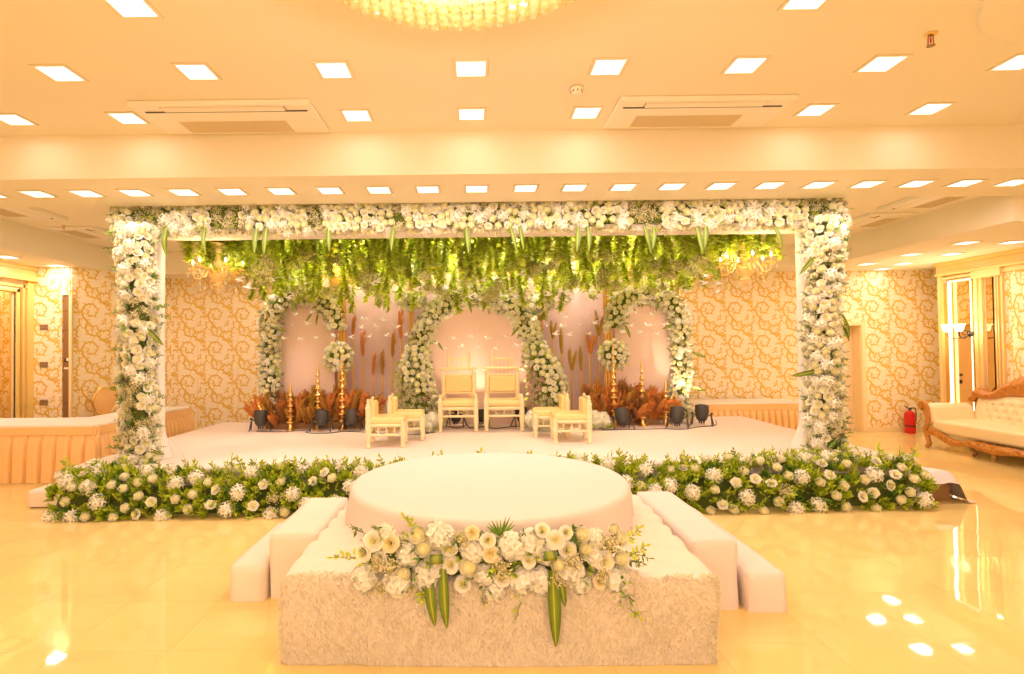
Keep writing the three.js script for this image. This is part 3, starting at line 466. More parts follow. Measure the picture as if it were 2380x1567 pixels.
const FL = {
  rose: (r = 0.048) => ({ name: 'rose', set: K.rose, r, lift: r * 0.35, k: 1.18 }), bud: (r = 0.044) => ({ name: 'ranunculus', set: K.bud, r, lift: r * 0.4, k: 1.15 }),
  hyd: (r = 0.075) => ({ name: 'hydrangea', set: K.hyd, r, lift: -r * 0.05, k: 1.12 }), gyp: (r = 0.08) => ({ name: 'baby_breath', set: K.gyp, r, lift: 0 }),
  sprig: (r = 0.05, k = 3) => ({ name: 'leafy_sprig', set: K.sprig, mat: M.leaf, r, k, up: 'y' }), dark: (r = 0.05, k = 3) => ({ name: 'leafy_sprig', set: K.dark, mat: M.leaf, r, k, up: 'y' }),
  fern: (r = 0.06, k = 2.4) => ({ name: 'palm_leaf', set: K.fern, mat: M.leaf, r, k, up: 'y', lift: 0.02 }),
};
const moss = mat([0.13, 0.17, 0.03], 0.95);
function strap(parent, i, p, len, wide, rx = 0, ry = 0, rz = 0) { const o = part('strap_leaf', K.strap[i % 3], M.leaf, parent); o.position.copy(p); o.rotation.set(rx, ry, rz); o.scale.set(len * wide, len, len); return o; }
// ---------------------------------------------------------------- flower structures
const mixWhite = (R) => { const q = R(); return q < 0.34 ? FL.rose(0.042 + 0.012 * R()) : q < 0.56 ? FL.bud(0.04 + 0.01 * R()) : FL.hyd(0.065 + 0.02 * R()); };
function column(label, px, d, x, topY, seed, straps) {
  const t = thing('flower_garland', label, 'flower column', [x, STAGE, -d]), R0 = rng(seed), h = topY - STAGE;
  part('foam_core', warp(new THREE.CylinderGeometry(0.10, 0.10, h, 10, 12), (v) => V(v.x * (1 + 0.2 * noise(v.x * 9, v.y * 5, seed)), v.y + h / 2, v.z * (1 + 0.2 * noise(v.z * 9, v.y * 5, seed)))), moss, t);
  const sway = (y) => 0.035 * noise(y * 1.3, seed, 1);
  const sample = (R) => { const a = (R() - 0.5) * 4.3, y = R() * h, r = 0.15 * (1 + 0.16 * noise(y * 3, a, seed)); return { p: V(Math.sin(a) * r + sway(y), y, Math.cos(a) * r), n: V(Math.sin(a), 0.12, Math.cos(a)).normalize() }; };
  const placed = scatter(t, seed + 1, 9000, sample, (R, p) => noise(p.y * 4.2, p.x * 6, seed + 4) > 0.5 ? (R() < 0.8 ? FL.gyp(0.07) : FL.dark(0.05, 2.6)) : mixWhite(R), 0.7);
  scatter(t, seed + 2, 3000, sample, (R) => { const q = R(); return q < 0.5 ? FL.gyp(0.05) : q < 0.6 ? FL.rose(0.036) : q < 0.85 ? FL.dark(0.03, 3.2) : FL.fern(0.05, 2.2); }, 0.58, placed);
  scatter(t, seed + 3, 3000, sample, (R) => { const q = R(); return q < 0.5 ? { ...FL.hyd(0.045), lift: -0.02 } : { ...FL.bud(0.034), lift: -0.005 }; }, 0.6, placed);
  straps.forEach(([y, side, ang, len], i) => strap(t, i, V(side * 0.13, y - STAGE, 0.1), len, 1.15, 0.1, side * 0.4, ang));
  return t;
}
column('white flower column at the left front of the stage, rising by the peach table', 325, 6.05, -3.68, 3.02, 201, [[2.52, -1, -1.9, 0.2], [1.9, 1, 0.75, 0.26], [1.26, -1, -1.55, 0.2], [1.3, 1, 0.1, 0.25], [0.6, 1, 1.2, 0.2]]);
column('white flower column at the right front of the stage, nearest the carved sofa', 1915, 6.12, 3.88, 3.02, 202, [[2.6, -1, -0.7, 0.24], [2.62, -0.5, 0.2, 0.2], [1.98, 1, 0.35, 0.32], [1.86, 1, 0.6, 0.25], [1.36, -1, -1.25, 0.28]]);
// cloth-wrapped poles and the beam they carry
const poleAt = (label, x, d) => { const t = thing('pole', label, 'pole', [x, STAGE, -d]); part('wrap', patch(24, 30, (u, v) => { const a = u * TAU, b = sstep(0.16, 0, v), r = 0.075 + 0.09 * b * b; return [(r + 0.006 * Math.sin(a * 7 + v * 5) * (0.3 + b)) * Math.cos(a), v * 2.56, r * Math.sin(a)]; }), M.poleCloth, t); part('core', cyl(0.06, 0.06, 2.56, 0, 0, 0, 12), M.poleCloth, t); return t; };
poleAt('white cloth-wrapped post just inside the left flower column', -3.64, 6.33); poleAt('white cloth-wrapped post just inside the right flower column', 3.83, 6.38);
{
  const y0 = 3.0, y1 = 3.33, x0 = -4.1, x1 = 4.24;
  const b = thing('truss', 'cream boxed beam across the posts, half hidden under the flowers', 'beam', [0.07, 3.0, -6.41]);
  part('box', boxTo(x0 + 0.35, x1 - 0.4, -0.02, 0.30, -0.14, 0.12), M.poleCloth, b);
  part('lip', boxTo(x0 + 0.35, x1 - 0.4, -0.03, -0.018, -0.15, 0.14), M.poleCloth, b);
  const t = thing('flower_garland', 'long band of white flowers and gypsophila across the top of the stage', 'flower beam', [0, 3.0, -6.27]);
  part('foam_core', boxTo(x0 + 0.06, x1 - 0.06, 0.05, 0.28, -0.04, 0.03), moss, t);
  const sample = (R) => { const x = lerp(x0, x1, R()), a = R(); if (x < x0 + 0.05 || x > x1 - 0.05) return { p: V(x, 0.03 + 0.24 * R(), 0.05 * R()), n: V(Math.sign(x) * 0.8, 0, 0.6) }; return a < 0.82 ? { p: V(x, 0.02 + 0.28 * R(), 0.055 + 0.02 * noise(x * 4, a)), n: V(0, -0.1, 1) } : { p: V(x, 0.01, 0.05 * R() - 0.02), n: V(0, -0.7, 0.7) }; };
  const band = (x) => 0.62 * Math.sin(x * TAU / 0.95 + 0.9) + 0.5 * noise(x * 1.7, 4.4);
  const placed = scatter(t, 301, 15000, sample, (R, p) => band(p.x + 0.2 * (p.y - 0.15)) > 0.42 ? (R() < 0.6 ? FL.gyp(0.075) : null) : mixWhite(R), 0.68);
  scatter(t, 302, 3500, sample, (R, p) => R() < 0.35 ? FL.gyp(0.065) : R() < 0.8 ? FL.sprig(0.035, 2.8) : FL.fern(0.07, 1.9), 0.6, placed);
  const R = rng(303);
  for (const [px, n] of [[392, 1], [482, 1], [612, 2], [767, 1], [918, 1], [1083, 1], [1196, 2], [1353, 2], [1506, 2], [1626, 2], [1796, 1], [1951, 1]]) for (let i = 0; i < n; i++) { const p = at(px + (n > 1 ? (i - 0.5) * 22 : 0), 528, 6.22); strap(t, i + (px % 3), V(p.x, p.y - 3.0, 0.09), 0.27 + 0.09 * R(), 1.0 + 0.25 * R(), -0.02 - 0.1 * R(), (R() - 0.5) * 0.6, (R() - 0.5) * 0.35); }
}
// hanging greenery over the stage
{
  const t = thing('hanging_greenery', 'dense canopy of trailing green vines and gypsophila hanging over the stage', 'hanging plants', [0, 3.36, -7.7]), R = rng(401), net = [];
  for (let i = 0; i <= 18; i++) net.push(rod([-3.5 + i * 0.4, 0, -1.2], [-3.5 + i * 0.4, 0, 1.2], 0.004, 3)); for (let j = 0; j <= 8; j++) net.push(rod([-3.5, 0, -1.2 + j * 0.3], [3.7, 0, -1.2 + j * 0.3], 0.004, 3));
  part('wire_net', join(net), M.goldSatin, t);
  const rows = 7, cols = 42; let n = 0;
  for (let j = 0; j < rows; j++) for (let i = 0; i < cols; i++) {
    const z = -7.7 + 0.95 - j * 0.32 + (R() - 0.5) * 0.2, x = -3.62 + (i + R() * 0.9) * 7.4 / cols; if (n >= 296) break;
    const lim = 0.5 + 0.5 * sstep(3.7, 2.3, Math.abs(x - 0.1)); const hang = (0.74 + 0.36 * j / (rows - 1)) * (0.58 + 0.5 * lim) * (0.9 + 0.35 * R());
    const o = part('vine', K.vine[Math.floor(R() * 4)], M.vine, t); o.position.set(x, 0, z + 7.7); o.rotation.set((R() - 0.5) * 0.12, R() * TAU, (R() - 0.5) * 0.12); o.scale.set(1.5, hang, 1.5); n++;
  }
  for (let i = 0; i < 34; i++) { const s = i % 2 ? 1 : -1, o = part('side_vine', K.vine[i % 4], M.vine, t); o.position.set(s * (2.9 + 0.85 * R()) + 0.08, 0, 1.05 - 0.7 * R()); o.rotation.set((R() - 0.5) * 0.1, R() * TAU, (R() - 0.5) * 0.1); o.scale.set(1.4, 0.62 + 0.25 * R(), 1.4); }
  for (let i = 0; i < 90; i++) { const x = -3.3 + 6.7 * R(), j = R(), z = 0.9 - 2.0 * j, y = -0.42 - 0.45 * R() - 0.12 * j + 0.18 * sstep(2.4, 3.2, Math.abs(x)); plant(t, 'baby_breath', K.gypGreen[i % 4], M.petal, V(x, y, z), V(R() - 0.5, -0.8, R() - 0.2), 0.09 + 0.05 * R(), R() * 6); }
}
// arches
function archRing(label, cx, cy, d, rad, thick, a0, a1, legs, seed, tones) {
  const t = thing('floral_arch', label, 'flower arch', [cx, STAGE, -d]), h = cy - STAGE;
  const path = []; for (const l of legs.start ?? []) path.push(V(...l)); for (let i = 0; i <= 24; i++) { const a = lerp(a0, a1, i / 24); path.push(V(rad * Math.cos(a), h + rad * Math.sin(a), 0)); } for (const l of legs.end ?? []) path.push(V(...l));
  const curve = new THREE.CatmullRomCurve3(path), L = curve.getLength();
  part('foam_core', new THREE.TubeGeometry(curve, 60, thick * 0.62, 8), moss, t);
  const sample = (R) => { const s = R(), p = curve.getPointAt(s), tg = curve.getTangentAt(s), side = V(0, 0, 1).cross(tg).normalize(), a = (R() - 0.5) * 3.9, r = thick * (0.82 + 0.2 * noise(s * L * 3, a, seed)); const n = V(0, 0, 1).multiplyScalar(Math.cos(a)).addScaledVector(side, Math.sin(a)); return { p: p.addScaledVector(n, r), n }; };
  const placed = scatter(t, seed, 5200, sample, (R) => { const q = R(); return q < 0.3 ? FL.rose(0.036 + 0.008 * R()) : q < 0.72 ? FL.bud(0.036 + 0.009 * R()) : q < 0.92 ? FL.hyd(0.06) : FL.gyp(0.05); }, 0.74);
  scatter(t, seed + 1, 900, sample, (R) => R() < 0.5 ? FL.dark(0.03, 3) : R() < 0.8 ? FL.gyp(0.045) : FL.fern(0.05, 2), 0.6, placed);
  (tones ?? []).forEach(([x, y, rz, len], i) => strap(t, i, V(x, y - STAGE, thick), len, 1.1, 0, 0, rz));
  return t;
}
{
  const c = at(1108, 824, 8.7), l = at(704, 762, 8.6), r = at(1503, 757, 8.6);
  archRing('large round white flower arch framing the two chairs in the centre', c.x, c.y, 8.7, 0.92, 0.17, 3.45, -0.3, {}, 501, [[-0.12, c.y + 0.85, 0.2, 0.22], [0.16, c.y + 0.86, -0.25, 0.22], [0.66, c.y + 0.42, -0.8, 0.2], [-0.6, c.y + 0.2, 0.5, 0.16]]);
  archRing('smaller white flower arch on the left, its long leg at the outer side', l.x, l.y, 8.6, 0.51, 0.155, 3.14, -0.05, { start: [[-0.51, 0.06, 0], [-0.5, 0.4, 0], [-0.52, 0.8, 0]] }, 521, [[-0.1, l.y + 0.42, 0.15, 0.22], [-0.36, l.y + 0.02, 1.1, 0.2], [-0.38, l.y - 0.6, 0.4, 0.2], [0.28, l.y + 0.2, -0.2, 0.18], [0.18, l.y + 0.2, -0.6, 0.16]]);
  archRing('smaller white flower arch on the right, its long leg at the outer side', r.x, r.y, 8.6, 0.51, 0.155, 3.2, 0, { end: [[0.52, 0.8, 0], [0.5, 0.4, 0], [0.52, 0.06, 0]] }, 541, [[0.12, r.y + 0.42, -0.1, 0.22], [0.36, r.y - 0.0, -1.2, 0.2], [0.64, r.y - 0.42, 1.1, 0.24], [0.62, r.y - 0.96, 1.3, 0.22], [-0.38, r.y, 0.4, 0.22]]);
  // plywood panels behind the rings, with a painted rim
  const panel = (label, p, rad, bottom, d) => { const t = thing('arch_panel', label, 'panel', [p.x, STAGE, -d]); const s = new THREE.Shape(), h = p.y - STAGE; s.moveTo(-rad, bottom); s.lineTo(-rad, h); s.absarc(0, h, rad, Math.PI, 0, true); s.lineTo(rad, bottom); part('board', new THREE.ExtrudeGeometry(s, { depth: 0.03, bevelEnabled: false, curveSegments: 40 }), M.archPanel, t); part('rim', new THREE.TubeGeometry(new THREE.CatmullRomCurve3(Array.from({ length: 30 }, (_, i) => { const a = Math.PI * i / 29; return V((rad - 0.01) * Math.cos(a), h + (rad - 0.01) * Math.sin(a), 0.04); })), 50, 0.02, 6), mat([0.9, 0.45, 0.15], 0.4), t); return t; };
  panel('peach arched panel behind the central flower ring', c, 0.80, 0, 8.83); panel('mauve arched panel behind the left flower arch', l, 0.46, 0, 8.75); panel('mauve arched panel behind the right flower arch', r, 0.46, 0, 8.75);
}
// round posies and crowns on the gold posts
function posy(label, px, py, d, rx, ry, seed, name = 'bouquet') {
  const p = at(px, py, d), t = thing(name, label, 'bouquet', [p.x, p.y, -d]);
  part('foam_core', tr(new THREE.IcosahedronGeometry(1, 2), 0, 0, 0, 0, 0, 0, V(rx * 0.78, ry * 0.78, rx * 0.6)), moss, t);
  const sample = (R) => { const z = R() * 1.25 - 0.25, a = R() * TAU, q = Math.sqrt(Math.max(0, 1 - z * z)); return { p: V(q * Math.cos(a) * rx, q * Math.sin(a) * ry, z * rx * 0.75), n: V(q * Math.cos(a), q * Math.sin(a), z) }; };
  const placed = scatter(t, seed, 1500, sample, (R) => { const q = R(); return q < 0.4 ? FL.rose(0.042) : q < 0.85 ? FL.bud(0.042) : FL.hyd(0.06); }, 0.76);
  scatter(t, seed + 1, 500, sample, (R) => R() < 0.6 ? FL.sprig(0.03, 3) : FL.gyp(0.04), 0.6, placed); return t;
}
posy('ball of white roses on the gold post of the left arch', 787, 830, 8.45, 0.19, 0.2, 601); posy('ball of white roses on the gold post of the right arch', 1426, 825, 8.45, 0.19, 0.2, 603);
posy('small crown of white roses atop the gold post left of the central arch', 956, 700, 8.7, 0.2, 0.12, 605); posy('small crown of white roses atop the gold post right of the central arch', 1257, 704, 8.7, 0.19, 0.14, 607);
// leaning rose bushes at the feet of the central arch
function bush(label, poly, d, seed, zones) {
  const o = at(...poly[0], d), t = thing('floral_bush', label, 'flower bush', [o.x, STAGE, -d]), pts = poly.map(([x, y]) => at(x, y, d)).map((p) => V(p.x - o.x, p.y - STAGE, 0)), curve = new THREE.CatmullRomCurve3(pts);
  const wide = (s) => lerp(0.15, 0.27, sstep(0, 0.5, s));
  part('foam_core', patch(8, 20, (u, v) => { const p = curve.getPointAt(v), a = u * TAU, r = wide(v) * 0.75; return [p.x + r * Math.cos(a), Math.max(0.01, p.y), p.z + r * 0.7 * Math.sin(a)]; }), moss, t);
  const sample = (R) => { const s = R(), p = curve.getPointAt(s), a = (R() - 0.5) * 3.6, r = wide(s); const n = V(Math.sin(a), 0.15, Math.cos(a)); const q = V(p.x + Math.sin(a) * r, Math.max(0.03, p.y + 0.06 * (R() - 0.5)), Math.cos(a) * r * 0.75); q.s = s; q.a = Math.sin(a); return { p: q, n }; };
  const placed = scatter(t, seed, 5000, sample, (R, p) => { const z = zones(p, R); return z === 'rose' ? (R() < 0.55 ? FL.bud(0.046) : FL.rose(0.046)) : z === 'gyp' ? FL.gyp(0.06) : z === 'pink' ? { name: 'pink_baby_breath', set: K.pink, r: 0.06 } : FL.hyd(0.085); }, 0.8);
  scatter(t, seed + 1, 900, sample, (R) => R() < 0.5 ? FL.gyp(0.035) : FL.sprig(0.03, 3), 0.6, placed); return t;
}
bush('leaning bush of ivory roses and baby breath at the left foot of the central arch', [[972, 812], [962, 860], [966, 910], [985, 990]], 8.45, 621, (p, R) => p.y > 0.62 - 0.3 * p.a ? 'rose' : p.y > 0.17 ? (p.a > 0.45 && p.y > 0.4 && R() < 0.8 ? 'pink' : 'gyp') : 'hyd');
bush('leaning bush of ivory roses with pink sprays at the right foot of the central arch', [[1240, 800], [1262, 850], [1272, 915], [1262, 990]], 8.45, 641, (p, R) => p.y < 0.14 ? 'hyd' : p.a < -0.3 && p.y < 0.9 ? 'pink' : p.y > 0.5 - 0.25 * p.a ? 'rose' : 'gyp');
{
  const loose = (label, px, py, d, seed) => { const p = onPlane(px, py, STAGE), t = thing('hydrangea_bunch', label, 'flowers', [p.x, STAGE, p.z]), R = rng(seed); for (let i = 0; i < 9; i++) plant(t, 'hydrangea', K.hyd[i % 4], M.petal, V((R() - 0.5) * 0.3, 0.08 + 0.13 * R(), (R() - 0.5) * 0.14), V(R() - 0.5, 0.5, 1), 0.085, R() * 6); for (let i = 0; i < 6; i++) plant(t, 'leafy_sprig', K.sprig[i % 4], M.leaf, V((R() - 0.5) * 0.34, 0.03, 0.06), V(R() - 0.5, 0.4, 0.8), 0.14, 0, 'y'); };
  loose('low bunch of white hydrangea on the stage behind the right side chairs', 1388, 998, 8.2, 661); loose('low bunch of white hydrangea on the stage behind the left side chairs', 992, 1004, 8.1, 662); loose('low bunch of white hydrangea between the right bush and the side chairs', 1252, 1000, 8.1, 663);
}
// flower beds along the front of the stage
function bed(label, x0, x1, seed) {
  const t = thing('flower_bed', label, 'flower bed', [(x0 + x1) / 2, 0, -5.7]), c = (x0 + x1) / 2, w = x1 - x0, H0 = 0.42, D = 0.30;
  const prof = (s, x) => { const a = s * Math.PI / 2; return [H0 * Math.sin(a) * (1 + 0.15 * noise(x * 2.3, seed)), D * Math.cos(a) * (1 + 0.12 * noise(x * 1.9, 9, seed)) - 0.06]; };
  part('foam_core', patch(60, 6, (u, v) => { const x = lerp(x0, x1, u) - c, [y, z] = prof(v, x); return [x, y * 0.62, z * 0.6 - 0.06]; }), moss, t);
  const sample = (R) => { const x = lerp(x0, x1, R()) - c, s = R() * 0.98, [y, z] = prof(s, x); return { p: V(x, Math.max(0.025, y), z), n: V(0, Math.sin(s * Math.PI / 2), Math.cos(s * Math.PI / 2)).normalize() }; };
  const placed = scatter(t, seed, 700, sample, (R) => { const q = R(); return q < 0.18 ? { ...FL.rose(0.05), lift: 0.03, } : q < 0.48 ? { ...FL.bud(0.048), lift: 0.03 } : { ...FL.hyd(0.075), lift: 0.01 }; }, 1.12);
  scatter(t, seed + 1, 260, sample, () => FL.gyp(0.085), 0.95, placed.slice());
  const R = rng(seed + 2);
  for (let i = 0; i < 240; i++) { const { p, n } = sample(R); plant(t, 'leaf_cluster', K.bushy[i % 4], M.leaf, p.clone().addScaledVector(n, -0.055), n.clone().add(V((R() - 0.5) * 0.8, 0.3 * R(), (R() - 0.5) * 0.6)), 0.10 + 0.045 * R(), R() * 6, 'y'); }
  for (let i = 0; i < 290; i++) { const { p, n } = sample(R); const o = plant(t, 'leafy_sprig', R() < 0.72 ? K.sprig[i % 4] : K.dark[i % 4], M.leaf, p.clone().addScaledVector(n, -0.07), n.clone().add(V((R() - 0.5) * 1.2, 0.55 * R(), (R() - 0.5) * 0.8)), 0.13 + 0.06 * R(), R() * 6, 'y'); }
  const m = Math.round(w * 8); for (let i = 0; i < m; i++) plant(t, 'tall_sprig', K.sprig[i % 4], M.leaf, V(lerp(x0, x1, (i + R()) / m) - c, 0.3, -0.01 + 0.08 * R()), V((R() - 0.5) * 0.5, 1, 0.25 * R()), 0.19 + 0.09 * R(), R() * 6, 'y');
}
bed('flower bed of white blooms and green leaves along the left half of the stage front', -4.28, 0.0, 701); bed('flower bed of white blooms and green leaves along the right half of the stage front', 0.0, 4.5, 721);
// arrangement on the front edge of the fur platform
{
  const d0 = 2.96, o = onPlane(1140, 1345, 0.46), t = thing('flower_arrangement', 'low white rose and hydrangea arrangement with striped leaves on the platform front', 'flower arrangement', [o.x, 0.46, -d0]), R = rng(801);
  part('foam_core', tr(warp(new THREE.SphereGeometry(1, 28, 12), (v) => V(v.x * (1 + 0.08 * noise(v.x * 4, v.y * 3)), v.y, v.z)), 0.0, 0.06, -0.04, 0, 0, 0, V(0.70, 0.10, 0.09)), moss, t);
  const put = (name, set, px, py, r, up = 0.35, k = 0) => { const p = at(px, py, d0 - 0.06 - 0.05 * k); plant(t, name, set[Math.floor(R() * set.length)], M.petal, V(p.x - o.x, p.y - 0.46, 0.06 + 0.05 * k), V((px - 1140) / 900 + (R() - 0.5) * 0.6, up * R() + 0.12, 1), r, R() * 6); return { x: p.x - o.x, y: p.y - 0.46, z: 0.06, r }; };
  const placed = [];
  for (const [x, y, r] of [[846, 1285, 19], [884, 1297, 16], [907, 1263, 20], [868, 1258, 20], [972, 1243, 19], [985, 1275, 18], [1047, 1313, 19], [1091, 1318, 20], [1046, 1275, 17], [1140, 1288, 18], [1134, 1256, 17], [1166, 1346, 17], [1075, 1358, 18], [1098, 1238, 15], [1291, 1255, 19], [1318, 1279, 20], [1362, 1275, 19], [1404, 1305, 21], [1298, 1313, 17], [1229, 1303, 16], [1393, 1352, 15], [1443, 1300, 17], [1260, 1233, 16], [1315, 1238, 15], [1352, 1243, 16], [1425, 1232, 14], [1442, 1252, 16], [940, 1333, 18], [1356, 1240, 12]]) placed.push(put('rose', R() < 0.25 ? K.budN : K.roseN, x, y, r * 0.0024 * 1.12, 0.4, 0.3 + R() * 0.8));
  for (const [x, y, r] of [[848, 1343, 30], [925, 1352, 32], [992, 1337, 32], [948, 1290, 26], [1018, 1245, 30], [1100, 1280, 28], [1190, 1270, 32], [1235, 1260, 30], [1215, 1345, 32], [1150, 1370, 24], [1255, 1350, 28], [1325, 1330, 32], [1350, 1355, 24], [1430, 1345, 30], [1385, 1290, 26], [1040, 1250, 22], [895, 1240, 22], [1385, 1255, 24], [1010, 1300, 24], [1125, 1335, 24], [1270, 1290, 22]]) placed.push(put('hydrangea', K.hydN, x, y, r * 0.0025, 0.3, 0.1 * R()));
  for (const [x, y, r] of [[905, 1318, 24], [875, 1312, 20], [1075, 1250, 20], [1165, 1320, 24], [1330, 1305, 22], [1420, 1262, 24], [885, 1370, 16], [1400, 1330, 18], [1300, 1345, 18]]) put('baby_breath', K.gyp, x, y, r * 0.0026, 0.5, 0.9);
  for (let i = 0; i < 70; i++) { const a = R(), x = lerp(-0.72, 0.72, R()), y = lerp(-0.04, 0.2, a); plant(t, 'leafy_sprig', R() < 0.5 ? K.dark[i % 4] : K.sprig[i % 4], M.leaf, V(x, y, 0.0), V(x * 0.9 + (R() - 0.5), a - 0.55, 0.7), 0.11 + 0.05 * R(), R() * 6, 'y'); }
  for (const [x, y, an] of [[815, 1295, 1.3], [1465, 1268, -0.9], [1470, 1300, -1.1], [1455, 1380, -2.4], [1245, 1372, 2.7], [950, 1248, 0.4]]) { const p = at(x, y, d0 - 0.05); plant(t, 'leafy_sprig', K.sprig[1], M.leaf, V(p.x - o.x - 0.06 * Math.sign(x - 1140), p.y - 0.46, 0.06), V(-Math.sin(an), Math.cos(an), 0.25), 0.15, 0, 'y'); }
  for (const [x, y, s] of [[1163, 1245, 0.13], [1330, 1262, 0.1], [1270, 1262, 0.08]]) { const p = at(x, y, d0); plant(t, 'palm_leaf', K.fern[0], M.leaf, V(p.x - o.x, p.y - 0.46, 0.02), V(0, 1, 0.25), s, 0, 'y'); }
  for (const [x, y, len, rz, wd, ry] of [[995, 1330, 0.29, 0.02, 1.1, 0.2], [1030, 1322, 0.31, 0.12, 1.15, -0.3], [1284, 1325, 0.40, 0.0, 1.0, 0.1], [1302, 1330, 0.18, 0.1, 1.3, -0.2]]) { const p = at(x, y, d0 - 0.1); strap(t, x, V(p.x - o.x, p.y - 0.46, 0.1), len, wd, 0.02, ry, rz); }
  for (const [x, y] of [[1014, 1300], [1278, 1292]]) { const p = at(x, y, d0 - 0.12); part('leaf_loop', tr(patch(6, 14, (u, v) => { const a = v * 5.2; return [(u - 0.5) * 0.066, 0.024 * Math.cos(a), 0.03 * Math.sin(a)]; }, (u) => Math.abs(u - 0.5) < 0.2 ? [0.3, 0.34, 0.03] : [0.1, 0.18, 0.015]), p.x - o.x, p.y - 0.46, 0.12, 0, 0, 0.06), M.leaf, t); }
}
// ---------------------------------------------------------------- backdrop, gold posts, pampas
{
  const t = thing('backdrop_curtain', 'mauve cloth backdrop hanging in soft folds behind the arches', 'curtain', [0, STAGE, -9.0]);
  [[-2.95, -1.05], [-1.05, 1.0], [1.0, 3.28]].forEach(([a, b], i) => part('panel', patch(60, 20, (u, v) => { const x = lerp(a - 0.03, b + 0.03, u); return [x, 0.01 + 2.42 * v, 0.022 * noise(x * 3.2, i, v * 0.7) + 0.012 * noise(x * 9, v * 1.5, i) + 0.01 * noise(x * 5, v * 6, i)]; }), M.backdrop, t));
  part('top_rail', tr(cyl(0.025, 0.025, 6.3, 0, 0, 0, 10), -2.98, 2.42, -0.03, 0, 0, -Math.PI / 2), M.goldSatin, t);
  part('stand', join([cyl(0.03, 0.03, 2.42, -2.9, 0, -0.04), cyl(0.03, 0.03, 2.42, 3.2, 0, -0.04)]), M.goldSatin, t);
}
{
  const fluted = (w) => join([box(w, 2.3, 0.05, 0, 1.15, 0), ...[-1, 0, 1].map((k) => cyl(w * 0.15, w * 0.15, 2.3, k * w * 0.32, 0, 0.03, 8)), box(w + 0.03, 0.05, 0.09, 0, 0.025, 0)]);
  const post = (label, px, d, w) => { const p = at(px, 850, d), t = thing('gold_post', label, 'post', [p.x, STAGE, -d], 0, 'gold fluted posts before the backdrop'); part('shaft', fluted(w), M.goldSatin, t); part('cap', box(w + 0.04, 0.04, 0.1, 0, 2.31, 0), M.goldSatin, t); return t; };
  post('broad fluted gold post at the inner side of the left arch', 795, 8.72, 0.13); post('slim gold post left of the central arch, crowned with roses', 957, 8.78, 0.075);
  post('slim gold post right of the central arch, crowned with roses', 1257, 8.78, 0.075); post('broad fluted gold post at the inner side of the right arch', 1414, 8.72, 0.13);
  post('gold post at the outer edge of the right arch panel', 1576, 8.85, 0.06);
}
const TAN = [0.58, 0.29, 0.05], RUST = [0.74, 0.28, 0.06], OCHRE = [0.56, 0.34, 0.05];
function plumeGeo(seed, col, wide = 0.17, n = 150, twin = 0) {   // feathery pampas head along +y, length about 1
  const R = rng(seed), g = [paint(new THREE.SphereGeometry(1, 7, 7).applyMatrix4(new THREE.Matrix4().makeScale(wide * 0.42, 0.46, wide * 0.36).setPosition(0, 0.5, 0)), col.map((c) => c * 0.8))];
  const bend = (R() - 0.5) * 0.3;
  for (let i = 0; i < n; i++) { const t = 0.04 + 0.9 * Math.pow(R(), 0.9), a = R() * TAU, r = wide * (0.35 + 0.65 * R()) * Math.pow(Math.sin(Math.PI * clamp(t * 0.82 + 0.12, 0, 1)), 0.8), k = 0.65 + 0.6 * R(), L = 0.1 + 0.1 * R(), ox = r * Math.cos(a), oz = r * Math.sin(a); g.push(paint(tr(patch(1, 2, (u, v) => [(u - 0.5) * 0.022 * (1 - v * 0.8), v * L, 0.02 * v * v]), ox * 0.45 + bend * t * t, t, oz * 0.45, 0.9 * Math.sin(a) * r / wide * 0.7, a, -0.9 * Math.cos(a) * r / wide * 0.7), col.map((c) => c * k))); }
  return join(g);
}
const P = { tan: [1, 2].map((i) => plumeGeo(i, TAN)), rust: [3, 4].map((i) => plumeGeo(i, RUST)), ochre: [5, 6].map((i) => plumeGeo(i, OCHRE)), dark: [7].map((i) => plumeGeo(i, [0.34, 0.15, 0.04])) };
